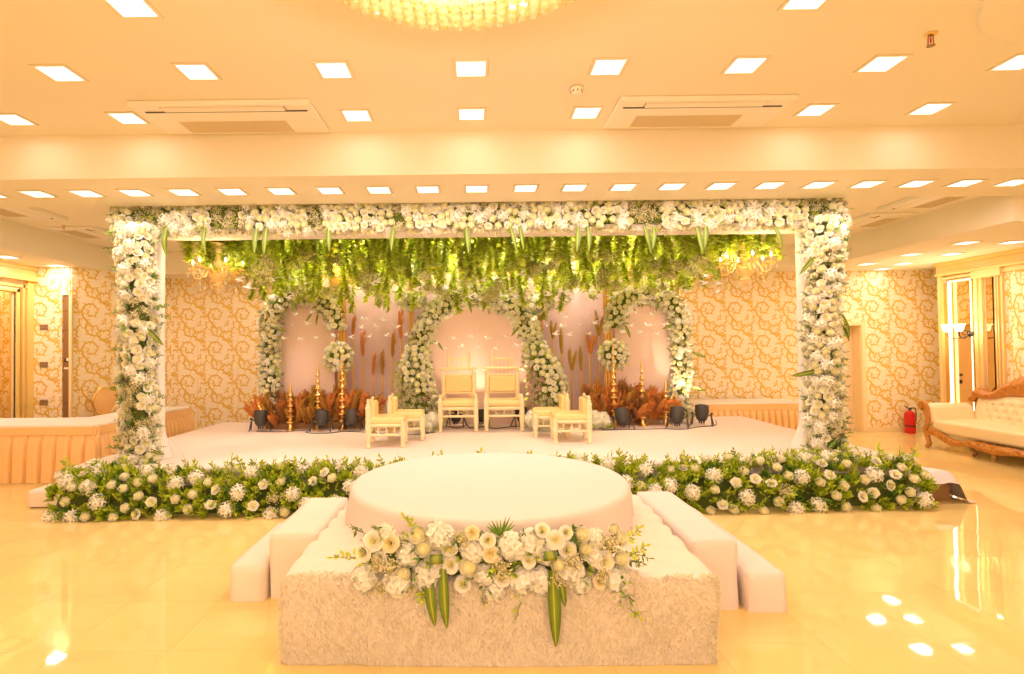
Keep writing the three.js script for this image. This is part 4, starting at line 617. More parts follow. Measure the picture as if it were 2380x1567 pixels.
{
  // gold rods with plumes: pixel column, top and bottom of the head, tone, number of heads
  const L = [[655, 735, 795, 'rust', 1], [679, 768, 832, 'rust', 2], [701, 807, 872, 'tan', 2], [724, 812, 872, 'tan', 1], [747, 783, 830, 'rust', 1], [767, 758, 788, 'rust', 1], [819, 735, 785, 'rust', 1], [843, 768, 828, 'rust', 1], [866, 822, 872, 'rust', 1], [889, 815, 872, 'tan', 1], [911, 772, 830, 'tan', 1], [931, 720, 787, 'rust', 1]];
  const Rr = [[1284, 745, 785, 'ochre', 2], [1305, 766, 822, 'ochre', 1], [1328, 810, 860, 'ochre', 2], [1350, 807, 862, 'ochre', 1], [1370, 770, 822, 'rust', 2], [1391, 725, 780, 'ochre', 2], [1441, 765, 800, 'rust', 1], [1464, 773, 822, 'rust', 2], [1486, 812, 862, 'rust', 2], [1509, 810, 862, 'rust', 2], [1532, 768, 815, 'rust', 2], [1553, 735, 785, 'rust', 1]];
  const tone = { rust: 'rust', tan: 'brown', ochre: 'ochre' };
  [L, Rr].forEach((list, side) => list.forEach(([px, y0, y1, c, n], i) => {
    const d = 8.83, base = at(px, (y0 + y1) / 2, d), top = at(px, y1, d).y - STAGE, t = thing('pampas_rod', `${n > 1 ? 'forked' : 'single'} ${tone[c]} pampas rod, ${ORD[i]} from the left, ${side ? 'right' : 'left'} of the central arch`, 'dried grass', [base.x, STAGE, -d], 0, side ? 'pampas rods right of the central arch' : 'pampas rods left of the central arch');
    part('rod', join([cyl(0.014, 0.014, top, 0, 0, 0, 8), cyl(0.04, 0.04, 0.012, 0, 0, 0, 12)]), M.goldSatin, t);
    const len = (y1 - y0) / F * d * 1.08; for (let k = 0; k < n; k++) { const o = part('plume', P[c][(i + k) % 2], M.plume, t); o.position.set(0, top - 0.03, 0.02 * k); o.scale.set(len * 0.95, len * (k ? 0.9 : 1), len * 0.9); o.rotation.z = n > 1 ? (k ? -0.2 : 0.13) : (i % 2 ? 0.04 : -0.04); }
  }));
  const clump = (label, x0, x1, seed) => {
    const a = onPlane(x0, 985, STAGE), b = onPlane(x1, 985, STAGE), t = thing('pampas_bed', label, 'dried grass', [(a.x + b.x) / 2, STAGE, -8.55]), R = rng(seed), w = b.x - a.x;
    part('foam_base', box(w * 0.9, 0.10, 0.24, 0, 0.05, 0), M.doorDark, t);
    const N = 100; for (let i = 0; i < N; i++) { const u = (i + R()) / N, x = (u - 0.5) * w * 0.92, q = R(), front = R(), set = q < 0.42 ? P.rust : q < 0.75 ? P.tan : q < 0.88 ? P.ochre : P.dark; const o = part('plume', set[Math.floor(R() * set.length)], M.plume, t); const s = 0.40 + 0.17 * R(); o.scale.set(s * 1.35, s, s * 1.2); o.position.set(x, 0.04 + 0.10 * R() * (1 - front), 0.16 * (front - 0.5)); o.rotation.set(front * 1.15 - 0.15, R() * 6, 0); o.rotation.order = 'YXZ'; o.rotation.set(0.95 * front * front * front + 0.1 * (R() - 0.5), (R() - 0.5) * 1.6, (0.5 - u) * 0.9 + (R() - 0.5) * 0.7); }
  };
  clump('thick bed of rust and brown pampas plumes on the left of the stage', 640, 868, 901); clump('thick bed of rust and brown pampas plumes on the right of the stage', 1378, 1532, 903);
}
// ---------------------------------------------------------------- stacked gold finials
{
  const tier = (y, r, h, n) => { const o = []; for (let i = 0; i <= n; i++) { const t = i / n, e = 1 - Math.abs(2 * t - 1); o.push([r * (0.36 + 0.64 * Math.pow(e, 1.3)), y + h * t]); } return o; };
  const finial = (label, px, yb, yt, tiers, wide, group) => {
    const d0 = onPlane(px, yb, STAGE), d = -d0.z, H = (yb - yt) / F * d, t = thing('finial', label, 'ornament', [d0.x, STAGE, d0.z], 0, group), hs = H * 0.985;
    part('base', lathe([[0, 0], [wide * 0.95, 0], [wide * 1.0, 0.012], [wide * 0.6, 0.035], [wide * 0.42, 0.07], [wide * 0.4, 0.09]], 24), M.goldMetal, t);
    let y = 0.09; const spire = H * (tiers > 7 ? 0.17 : 0.28), th = (H - spire - y) / tiers;
    for (let i = 0; i < tiers; i++) { const r = wide * lerp(1.0, 0.42, i / (tiers - 0.2)); part('tier', lathe([[r * 0.4, y], ...tier(y + th * 0.12, r, th * 0.76, i < 2 ? 8 : 6).map(([a, b]) => [a, b]), [r * 0.36, y + th]], 20), M.goldMetal, t); y += th; }
    part('spire', lathe([[wide * 0.2, y], [wide * 0.3, y + spire * 0.1], [wide * 0.22, y + spire * 0.3], [wide * 0.1, y + spire * 0.7], [0, y + spire]], 16), M.goldMetal, t);
  };
  const g = 'stacked gold finials on the stage';
  finial('shortest stacked gold finial of the left three, outermost', 675, 1001, 879, 6, 0.075, g); finial('middle stacked gold finial of the left three', 739, 1000, 838, 8, 0.075, g); finial('tallest stacked gold finial on the left, before the rose ball', 796, 999, 797, 10, 0.075, g);
  finial('tallest stacked gold finial on the right, before the rose ball', 1428, 992, 792, 10, 0.075, g); finial('middle stacked gold finial of the right three', 1494, 991, 830, 8, 0.075, g); finial('shortest stacked gold finial of the right three, outermost', 1548, 989, 872, 6, 0.075, g);
}
// ---------------------------------------------------------------- stage floodlights and their cables
{
  const can = lathe([[0.02, -0.115], [0.052, -0.11], [0.074, -0.085], [0.092, -0.02], [0.096, 0.03], [0.1, 0.035], [0.1, 0.05], [0.096, 0.055], [0.098, 0.115], [0.088, 0.12], [0.086, 0.1]], 22);
  const yoke = new THREE.TorusGeometry(0.125, 0.009, 5, 18, Math.PI), lens = tr(new THREE.CircleGeometry(0.086, 20), 0, 0.105, 0, -Math.PI / 2), foot = join([rod([0.125, 0, 0], [0.15, -0.17, 0.1], 0.009, 5), rod([-0.125, 0, 0], [-0.15, -0.17, 0.1], 0.009, 5), rod([0.125, 0, 0], [0.15, -0.17, -0.1], 0.009, 5), rod([-0.125, 0, 0], [-0.15, -0.17, -0.1], 0.009, 5)]);
  const plug = join([cyl(0.012, 0.012, 0.05, 0.03, -0.15, 0, 7), cyl(0.012, 0.012, 0.05, -0.03, -0.15, 0, 7), cyl(0.01, 0.01, 0.06, 0, -0.16, 0.01, 7)]), knob = join([tr(cyl(0.016, 0.016, 0.03, 0, 0, 0, 9), 0.12, 0, 0, 0, 0, -Math.PI / 2), tr(cyl(0.016, 0.016, 0.03, 0, 0, 0, 9), -0.12, 0, 0, 0, 0, Math.PI / 2)]);
  const flood = (label, px, yb, tilt, turn, aim, power, s = 1) => {
    const p = onPlane(px, yb, STAGE), t = thing('floodlight', label, 'floodlight', [p.x, STAGE, p.z], turn, 'black floodlights on the stage'); t.scale.setScalar(s);
    const head = new THREE.Group(); head.name = 'head'; head.position.y = 0.185; head.rotation.x = -tilt; t.add(head);
    part('housing', can, M.black, head); part(power ? 'lens_light' : 'lens', lens, power ? glow([1, 0.8, 0.55], 0.8) : M.blackShine, head); part('plug', plug, M.black, head); part('ridge', tr(new THREE.TorusGeometry(0.094, 0.006, 5, 18, Math.PI * 1.1), 0, 0.02, 0, 1.1, 0, -0.15), M.black, head);
    part('yoke', tr(yoke.clone(), 0, 0.185, 0, 1.15, 0, Math.PI), M.blackShine, t); part('foot', tr(foot.clone(), 0, 0.18, 0), M.blackShine, t); part('knob', tr(knob.clone(), 0, 0.185, 0), M.black, t);
    if (power) { const L = new THREE.SpotLight(new THREE.Color(1, 0.72, 0.5), power, 0, 0.62, 0.95, 2); t.updateMatrixWorld(true); const q = V(0, 0.11, 0).applyMatrix4(head.matrixWorld); L.position.copy(q); L.target.position.set(...aim); L.shadow.radius = 1; scene.add(L, L.target); }
  };
  flood('black floodlight outermost on the left, under the left arch leg', 606, 1002, 0.25, 0.25, [-3.15, 1.5, -8.6], SPOT_POWER * 0.3);
  flood('black floodlight before the middle left gold finial', 748, 1003, 0.3, 0, [-2.6, 1.9, -8.8], 0);
  flood('black floodlight before the tallest left gold finial', 818, 1001, 0.32, -0.05, [-1.7, 2.1, -8.9], 0);
  flood('black floodlight on the stage beneath the left throne chair', 1061, 992, 0.45, -0.3, [-0.4, 2.2, -8.75], SPOT_POWER * 0.5, 0.92);
  flood('black floodlight on the stage between the two throne chairs', 1119, 990, 0.12, 0, [0.05, 2.4, -8.8], SPOT_POWER * 0.6, 0.85);
  flood('black floodlight behind the outer leg of the right throne chair', 1213, 992, 0.3, 0.4, [0.8, 1.9, -8.7], SPOT_POWER * 0.6, 0.95);
  flood('black floodlight before the tallest right gold finial', 1446, 998, 0.3, 0.1, [2.2, 1.8, -8.75], 0);
  flood('black floodlight before the shortest right gold finial, tilted', 1575, 996, 0.35, -0.45, [3.2, 1.75, -8.6], SPOT_POWER * 0.7);
  flood('black floodlight outermost on the right, beside the peach table', 1632, 990, 0.35, -0.5, [2.8, 2.3, -8.7], SPOT_POWER * 0.9);
  const cable = (label, pts, r = 0.006) => solo('cable', label, 'cable', tube(pts.map(([x, y]) => { const p = onPlane(x, y, STAGE); return [p.x, STAGE + r + 0.001, p.z]; }), r, 60, 5), M.cable);
  cable('black cable looping on the carpet under the left floodlights', [[596, 1003], [640, 1005], [690, 1003], [720, 1000], [712, 1007], [760, 1008], [800, 1004], [850, 1006], [900, 1009], [960, 1012], [1010, 1006]]);
  cable('black cable running along the carpet behind the throne chairs', [[1040, 992], [1065, 996], [1085, 988], [1095, 996], [1130, 992], [1150, 997], [1200, 992], [1225, 993]]);
  cable('black cable trailing on the carpet under the right floodlights', [[1400, 1001], [1440, 1000], [1500, 999], [1540, 998], [1590, 999], [1620, 994], [1660, 990], [1664, 978]]);
}
// ---------------------------------------------------------------- lacquered chairs
const knobPost = (h, r, top = 0.05) => lathe([[0, 0], [r * 0.95, 0], [r, 0.012], [r * 0.8, 0.03], [r * 0.62, 0.045], [r * 0.85, 0.06], [r * 0.72, 0.10], [r * 1.02, 0.14], [r * 1.05, 0.16], [r, h * 0.5], [r, h - top * 1.5], [r * 1.12, h - top * 1.45], [r * 1.12, h - top * 1.2], [r * 0.7, h - top * 1.1], [r * 0.85, h - top * 0.85], [r * 0.42, h - top * 0.7], [r * 0.58, h - top * 0.35], [r * 0.4, h - top * 0.1], [0, h]], 14);
const rung = (a, b, r) => { const A = V(...a), B = V(...b), n = A.distanceTo(B), g = lathe([[r * 0.6, 0], [r * 1.05, 0.012], [r * 0.85, 0.02], [r, n * 0.25], [r, n * 0.75], [r * 0.85, n - 0.02], [r * 1.05, n - 0.012], [r * 0.6, n]], 10); g.applyQuaternion(new THREE.Quaternion().setFromUnitVectors(V(0, 1, 0), B.sub(A).normalize())); g.translate(...a); return g; };
const pad = (w, h, d, r, puff) => { const g = new RoundedBoxGeometry(w, h, d, 5, r); return warp(g, (v) => { const a = 1 - Math.pow(Math.abs(v.x) / (w / 2), 2.5), c = 1 - Math.pow(Math.abs(v.z) / (d / 2), 2.5); return V(v.x, v.y + (v.y > 0 ? puff * Math.max(0, a) * Math.max(0, c) : 0), v.z); }); };
function makeThrone(label, at0) {     // faces +z, base at the origin
  const t = thing('throne_chair', label, 'chair', at0, 0), w = 0.515, sh = 0.33;
  for (const s of [-1, 1]) { const f = part('front_leg', knobPost(0.54, 0.036, 0.09), M.chairWood, t); f.position.set(s * w / 2, 0, 0.24); const r = part('back_leg', knobPost(0.87, 0.034, 0.03), M.chairWood, t); r.position.set(s * (w / 2 - 0.025), 0, -0.22); const c = part('crest_post', join([cyl(0.02, 0.02, 0.12, 0, 0, 0, 10), tr(lathe([[0.02, 0], [0.026, 0.01], [0.018, 0.02], [0.026, 0.05], [0.02, 0.06], [0.024, 0.11], [0.017, 0.12], [0.022, 0.14], [0.012, 0.155], [0.018, 0.175], [0, 0.19]], 12), 0, 0.10, 0)]), M.chairWood, t); c.position.set(s * 0.158, 0.88, -0.26); }
  part('seat', tr(pad(0.50, 0.09, 0.47, 0.035, 0.04), 0, sh + 0.065, 0.0), M.chairPad, t);
  part('back_pad', tr(rbox(0.40, 0.235, 0.06, 0.02), 0, 0.66, -0.21), M.chairPad, t);
  const fr = [[sh + 0.0, 0.24, 0.026], [sh - 0.11, 0.24, 0.019], [sh - 0.11, -0.22, 0.019]]; for (const [y, z, r] of fr) part('rail', rung([-w / 2 + 0.03, y, z], [w / 2 - 0.03, y, z], r), M.chairWood, t);
  for (const s of [-1, 1]) { part('side_rail', join([rung([s * w / 2, sh, -0.2], [s * w / 2, sh, 0.22], 0.024), rung([s * w / 2, sh - 0.12, -0.2], [s * w / 2, sh - 0.12, 0.22], 0.018)]), M.chairWood, t); part('armrest', rung([s * (w / 2 - 0.005), 0.5, -0.2], [s * w / 2, 0.47, 0.22], 0.022), M.chairWood, t); }
  for (const x of [-0.12, 0, 0.12]) part('spindle', rung([x, sh - 0.1, 0.24], [x, sh - 0.01, 0.24], 0.009), M.chairWood, t);
  part('back_rail', rung([-0.22, 0.795, -0.215], [0.22, 0.795, -0.215], 0.02), M.chairWood, t); part('back_rail', rung([-0.22, 0.525, -0.215], [0.22, 0.525, -0.215], 0.015), M.chairWood, t);
  part('top_rail', rung([-0.29, 0.895, -0.21], [0.29, 0.895, -0.21], 0.024), M.chairWood, t);
  part('crest_rail', rung([-0.15, 1.04, -0.26], [0.15, 1.04, -0.26], 0.016), M.chairWood, t); part('crest_rail', rung([-0.19, 0.80, -0.25], [0.19, 0.80, -0.25], 0.012), M.chairWood, t);
  for (let i = 0; i < 7; i++) { const x = -0.19 + i * 0.0633; part('spindle', rung([x, 0.80, -0.255], [x, Math.abs(x) < 0.15 ? 1.03 : 0.9, -0.258], 0.006), M.chairWood, t); }
  return t;
}
{
  const p = onPlane(1064, 1003, STAGE), z = -7.98, t = makeThrone('left of the two high-backed cream throne chairs facing out under the central arch', [at(1064, 900, 7.98).x, STAGE, z + -0.24 + 0.0]);
  copyOf(t, [at(1171, 900, 7.98).x, STAGE, z - 0.24], 0, 'right of the two high-backed cream throne chairs facing out under the central arch');
}
function makeSideChair(label, at0, turn) {   // low chair, faces +x
  const t = thing('side_chair', label, 'chair', at0, turn, 'low cream side chairs on the stage'), d = 0.40, w = 0.40, sh = 0.27;
  for (const s of [-1, 1]) { const b = part('back_leg', knobPost(0.60, 0.033, 0.085), M.chairWood, t); b.position.set(-d / 2 - 0.02, 0, s * w / 2); const f = part('front_leg', knobPost(0.325, 0.032, 0.03), M.chairWood, t); f.position.set(d / 2, 0, s * w / 2); }
  part('seat', tr(pad(0.44, 0.085, 0.43, 0.03, 0.025), 0.0, sh + 0.055, 0), M.chairPad, t);
  part('back_pad', tr(warp(new RoundedBoxGeometry(0.06, 0.24, 0.36, 4, 0.025), (v) => V(v.x + (v.x > 0 ? 0.02 * (1 - Math.pow(v.y / 0.12, 2)) : 0), v.y, v.z)), -d / 2 + 0.02, 0.435, 0), M.chairPad, t);
  for (const s of [-1, 1]) { part('rail', rung([-d / 2, sh, s * w / 2], [d / 2 - 0.02, sh, s * w / 2], 0.023), M.chairWood, t); part('rail', rung([-d / 2, sh - 0.115, s * w / 2], [d / 2 - 0.02, sh - 0.115, s * w / 2], 0.017), M.chairWood, t); for (const x of [-0.1, 0, 0.1]) part('spindle', rung([x, sh - 0.11, s * w / 2], [x, sh - 0.01, s * w / 2], 0.009), M.chairWood, t); }
  for (const x of [-d / 2 - 0.01, d / 2]) { part('cross_rail', rung([x, sh, -w / 2 + 0.02], [x, sh, w / 2 - 0.02], 0.022), M.chairWood, t); part('cross_rail', rung([x, sh - 0.115, -w / 2 + 0.02], [x, sh - 0.115, w / 2 - 0.02], 0.016), M.chairWood, t); }
  part('back_rail', rung([-d / 2 - 0.02, 0.56, -w / 2 + 0.02], [-d / 2 - 0.02, 0.56, w / 2 - 0.02], 0.018), M.chairWood, t);
  return t;
}
{
  const a = onPlane(893, 1041, STAGE), b = onPlane(939, 1026, STAGE), c = onPlane(1331, 1031, STAGE), e = onPlane(1284, 1019, STAGE);
  const t = makeSideChair('nearer of the two low cream side chairs on the left', [a.x + 0.02, STAGE, a.z - 0.2], 0.04);
  copyOf(t, [b.x + 0.02, STAGE, b.z - 0.24], 0.06, 'farther of the two low cream side chairs on the left');
  copyOf(t, [c.x, STAGE, c.z - 0.2], Math.PI - 0.05, 'nearer of the two low cream side chairs on the right');
  copyOf(t, [e.x, STAGE, e.z - 0.24], Math.PI - 0.06, 'farther of the two low cream side chairs on the right');
}
// ---------------------------------------------------------------- amber glass chandeliers over the stage
{
  function makeChandelier(label, pos, turn) {
    const t = thing('chandelier', label, 'chandelier', pos, turn, 'amber glass chandeliers in the greenery'), A = M.amber;   // origin: level of the arm dishes
    part('cap', lathe([[0.05, 0.66], [0.07, 0.64], [0.055, 0.60], [0.03, 0.57], [0.02, 0.56]], 14), M.goldMetal, t);
    part('rod', cyl(0.018, 0.018, 0.24, 0, 0.34, 0, 10), M.amberStem, t);
    part('stem', lathe([[0.02, 0.36], [0.085, 0.345], [0.09, 0.335], [0.04, 0.31], [0.05, 0.285], [0.062, 0.25], [0.05, 0.215], [0.026, 0.195], [0.03, 0.15], [0.055, 0.11], [0.06, 0.08], [0.04, 0.045], [0.03, 0.02], [0.035, -0.05], [0.03, -0.12]], 14), A, t);
    part('bowl', lathe([[0.03, -0.06], [0.11, -0.05], [0.115, -0.06], [0.085, -0.11], [0.05, -0.14], [0.04, -0.17], [0.07, -0.185], [0.065, -0.20], [0.02, -0.215], [0.012, -0.26], [0, -0.28]], 16), A, t);
    const arm = tube([[0.05, -0.06, 0], [0.09, 0.0, 0], [0.13, 0.015, 0], [0.175, -0.04, 0], [0.215, -0.105, 0], [0.265, -0.10, 0], [0.29, -0.05, 0], [0.292, -0.015, 0]], 0.0115, 22, 6), dish = lathe([[0.01, -0.02], [0.03, -0.015], [0.065, 0.006], [0.068, 0.012], [0.03, 0.0], [0.014, 0.004], [0.014, 0.012]], 14), candle = cyl(0.010, 0.010, 0.06, 0, 0.008, 0, 8), flame = lathe([[0.004, 0], [0.012, 0.012], [0.0145, 0.028], [0.009, 0.048], [0.002, 0.066]], 9);
    const drop = tr(new THREE.OctahedronGeometry(0.016, 0), 0, 0, 0, 0, 0, 0, V(0.8, 1.5, 0.8)), bead = new THREE.OctahedronGeometry(0.008, 0);
    for (let i = 0; i < 6; i++) {
      const a = i * TAU / 6, g = part('arm', tr(arm.clone(), 0, 0, 0, 0, a), A, t), X = 0.292 * Math.cos(a), Z = -0.292 * Math.sin(a);
      part('dish', tr(dish.clone(), X, 0, Z), A, t); part('candle', tr(candle.clone(), X, 0, Z), M.amberStem, t); part('bulb', tr(flame.clone(), X, 0.066, Z), M.bulbGlow, t);
      const L = new THREE.PointLight(new THREE.Color(1, 0.72, 0.38), CANDLE_POWER * 0.4, 0, 2); L.position.set(X, 0.095, Z); t.add(L);
      for (const [k, y] of [[0.8, -0.045], [1.2, -0.045], [1.0, -0.17], [0.72, -0.22]]) { const c = part('crystal_drop', join([tr(drop.clone(), X * k, y - 0.02, Z * k), tr(bead.clone(), X * k, y + 0.012, Z * k), ...(y < -0.1 ? [tr(bead.clone(), X * k, y + 0.03, Z * k), rod([X * k, y + 0.03, Z * k], [X * k, y + 0.07, Z * k], 0.0015, 3)] : [])].map((g2) => g2.index ? g2.toNonIndexed() : g2)), M.crystal, t); }
    }
    return t;
  }
  const P1 = at(507, 629, 6.85), P2 = at(778, 634, 8.1), P3 = at(1475, 622, 8.1), P4 = at(1732, 615, 6.85);
  const c = makeChandelier('amber chandelier farthest left, hanging near the left flower column', [P1.x, P1.y, -6.85], 0.2);
  copyOf(c, [P2.x, P2.y, -8.1], 0.55, 'amber chandelier above the left arch and rose ball'); copyOf(c, [P3.x, P3.y, -8.1], 0.75, 'amber chandelier above the right arch and rose ball'); copyOf(c, [P4.x, P4.y, -6.85], 0.35, 'amber chandelier farthest right, hanging near the right flower column');
}
// ---------------------------------------------------------------- white birds on threads
{
  const wing = (s) => patch(5, 4, (u, v) => { const x = v * 0.085, c = lerp(0.042, 0.008, v * v); return [s * x, 0.012 + 0.03 * Math.sin(v * 2.0) - 0.012 * v * v, (u - 0.5) * c - 0.022 * v + 0.012]; });
  const body = tr(new THREE.SphereGeometry(1, 8, 6), 0, 0, 0.006, 0, 0, 0, V(0.013, 0.013, 0.042)), head = ball(0.011, 0, 0.006, 0.045, 7, 5), beak = tr(new THREE.ConeGeometry(0.004, 0.014, 5), 0, 0.006, 0.06, Math.PI / 2), tail = patch(4, 3, (u, v) => [(u - 0.5) * lerp(0.012, 0.05, v), 0.002 + 0.004 * v, -0.03 - 0.045 * v]);
  const geo = join([body, head, beak, tail, wing(1), wing(-1)]), line = cyl(0.0007, 0.0007, 1, 0, 0, 0, 3), R = rng(1201);
  const flocks = [
    ['over the left edge of the greenery', 6.95, [[558, 652], [578, 669], [636, 652]]],
    ['just above the left arch', 7.7, [[674, 693], [682, 685], [734, 676], [806, 685], [831, 675]]],
    ['before the greenery left of centre', 7.2, [[868, 660], [873, 643], [880, 655], [943, 689], [959, 638], [970, 675]]],
    ['before the greenery over the central arch', 7.35, [[1014, 689], [1023, 691], [1058, 678], [1090, 667], [1093, 692], [1116, 697], [1125, 653], [1165, 702], [1167, 687], [1186, 673], [1197, 693], [1213, 638]]],
    ['before the greenery right of centre', 7.4, [[1275, 686], [1317, 682], [1319, 698]]],
    ['just above the right arch', 7.7, [[1417, 693], [1463, 671], [1499, 691], [1539, 685], [1564, 684], [1583, 672], [1594, 678]]],
    ['before the right papered wall', 6.9, [[1635, 660], [1642, 642], [1666, 680], [1668, 661]]],
    ['inside the left arch, upper rows', 8.2, [[678, 756], [686, 732], [713, 754], [723, 726], [756, 756]]],
    ['across the left arch, lowest row', 8.2, [[660, 788], [699, 789], [733, 786], [776, 782]]],
    ['left of the central arch, upper rows', 8.2, [[799, 759], [840, 762], [845, 742], [875, 758], [891, 744], [923, 761]]],
    ['left of the central arch, lowest row', 8.2, [[817, 785], [859, 783], [900, 781], [945, 779]]],
    ['inside the central arch, upper row', 8.2, [[1014, 799], [1053, 788], [1093, 784], [1133, 788], [1175, 783]]],
    ['inside the central arch, lowest row', 8.2, [[1033, 811], [1072, 807], [1110, 808], [1154, 811], [1199, 804]]],
    ['right of the central arch, upper rows', 8.2, [[1271, 758], [1308, 759], [1313, 738], [1348, 756], [1363, 740], [1385, 752]]],
    ['right of the central arch, lowest row', 8.2, [[1292, 777], [1324, 779], [1368, 777], [1409, 775]]],
    ['inside the right arch, upper rows', 8.2, [[1468, 758], [1478, 728], [1505, 757], [1514, 731], [1543, 756]]],
    ['inside the right arch, lowest row', 8.2, [[1446, 772], [1485, 773], [1528, 777]]],
  ];
  for (const [where, d, list] of flocks) list.forEach(([px, py], i) => {
    const dd = d + (R() - 0.5) * 0.25, p = at(px, py, dd), far = d > 8, t = thing('paper_bird', `white hanging bird ${where}, ${ORD[i]} from the left`, 'bird ornament', [p.x, p.y, -dd], 0, 'white birds ' + where);
    const b = part('bird', geo, M.bird, t); b.scale.setScalar((far ? 0.88 : 1.0) * (0.9 + 0.3 * R())); b.rotation.set((R() - 0.5) * 0.5, (R() - 0.5) * 2.4, (R() - 0.5) * 0.5);
    const l = part('thread', line, M.thread, t); l.scale.y = 3.36 - p.y; l.position.y = 0.012;
  });
}
// ---------------------------------------------------------------- skirted tables and the gilt chair behind them
{
  function table(label, x0, x1, z0, z1, h, sides, kk = 9.2) {
    const t = thing('skirted_table', label, 'table', [(x0 + x1) / 2, 0, (z0 + z1) / 2]), w = x1 - x0, d = z1 - z0, cz = d / 2, cx = w / 2;
    part('tabletop', tr(clothBlock(w + 0.02, 0.05, d + 0.02, 0.02, 0.12, (p) => 0.005 * noise(p.x * 2.2, p.z * 2.2, 4)), 0, h - 0.05, 0), M.tableTop, t);
    const skirt = (len, k) => patch(Math.round(len * 110), 8, (u, v) => { const s = u * len, fold = Math.abs(((s * k) % 1 + 1) % 1 - 0.5) * 2, a = sstep(0.12, 0.3, v); return [s - len / 2, (h - 0.03) * (1 - v) + 0.004, 0.004 + a * (0.045 + 0.035 * v) * (1 - Math.exp(-Math.pow(fold / 0.22, 2))) + 0.01 * a * v * noise(s * 3, v * 2, k)]; });
    const band = (len) => box(len, 0.10, 0.012, 0, h - 0.08, 0.024);
    const put = (len, x, z, ry) => { const g = skirt(len + 0.12, kk), b = band(len + 0.07); part('skirt', tr(g, x, 0, z, 0, ry, 0), M.peach, t); part('skirt_band', tr(b, x, 0, z, 0, ry, 0), M.peach, t); };
    if (sides.includes('f')) put(w, 0, cz, 0); if (sides.includes('r')) put(d, cx, 0, Math.PI / 2); if (sides.includes('l')) put(d, -cx, 0, -Math.PI / 2);
    for (const sx of [-1, 1]) for (const sz of [-1, 1]) part('leg', cyl(0.018, 0.018, h - 0.05, sx * (cx - 0.08), 0, sz * (cz - 0.08), 8), M.black, t);
  }
  table('long table with a pleated peach skirt at the far left, facing the hall', -6.86, -4.86, -7.86, -7.06, 0.73, 'fr', 5.4);
  table('peach-skirted table running back along the left side of the stage', -5.5, -4.79, -9.25, -7.87, 0.73, 'r');
  table('peach-skirted table against the papered wall behind the right of the stage', 3.72, 5.6, -10.13, -9.46, 0.66, 'flr');
  const c = thing('banquet_chair', 'gilt chair with an oval peach back, behind the left skirted table', 'chair', [-5.98, 0, -8.92], 1.0);
  part('back_pad', tr(new THREE.SphereGeometry(1, 20, 14), 0, 0.86, 0.0, 0.1, 0, 0, V(0.165, 0.20, 0.022)), M.peach, c); part('back_frame', tr(tr(new THREE.TorusGeometry(1, 0.09, 8, 36), 0, 0, 0, 0, 0, 0, V(0.175, 0.21, 0.2)), 0, 0.86, -0.005, 0.1), M.goldMetal, c);
  part('seat', tr(pad(0.42, 0.07, 0.42, 0.03, 0.02), 0, 0.46, 0.2), M.peach, c); part('seat_frame', rbox(0.43, 0.04, 0.43, 0.012, 0, 0.405, 0.2), M.goldMetal, c); for (const s of [-1, 1]) { part('leg', rod([s * 0.18, 0, 0.39], [s * 0.19, 0.4, 0.38], 0.014, 8), M.goldMetal, c); part('leg', rod([s * 0.17, 0, -0.02], [s * 0.15, 0.68, 0.0], 0.014, 8), M.goldMetal, c); }
  const q = thing('wall_hook', 'small dark oval knob on the papered wall beside the gilt chair', 'hook', [-6.07, 0.98, -9.2], 0.9); part('knob', tr(new THREE.SphereGeometry(1, 10, 8), 0, 0, 0.03, 0, 0, -0.3, V(0.022, 0.04, 0.016)), M.doorDark, q); part('stem', rod([0.01, 0.04, 0], [0.01, 0.06, 0.03], 0.005), M.dark, q);
}
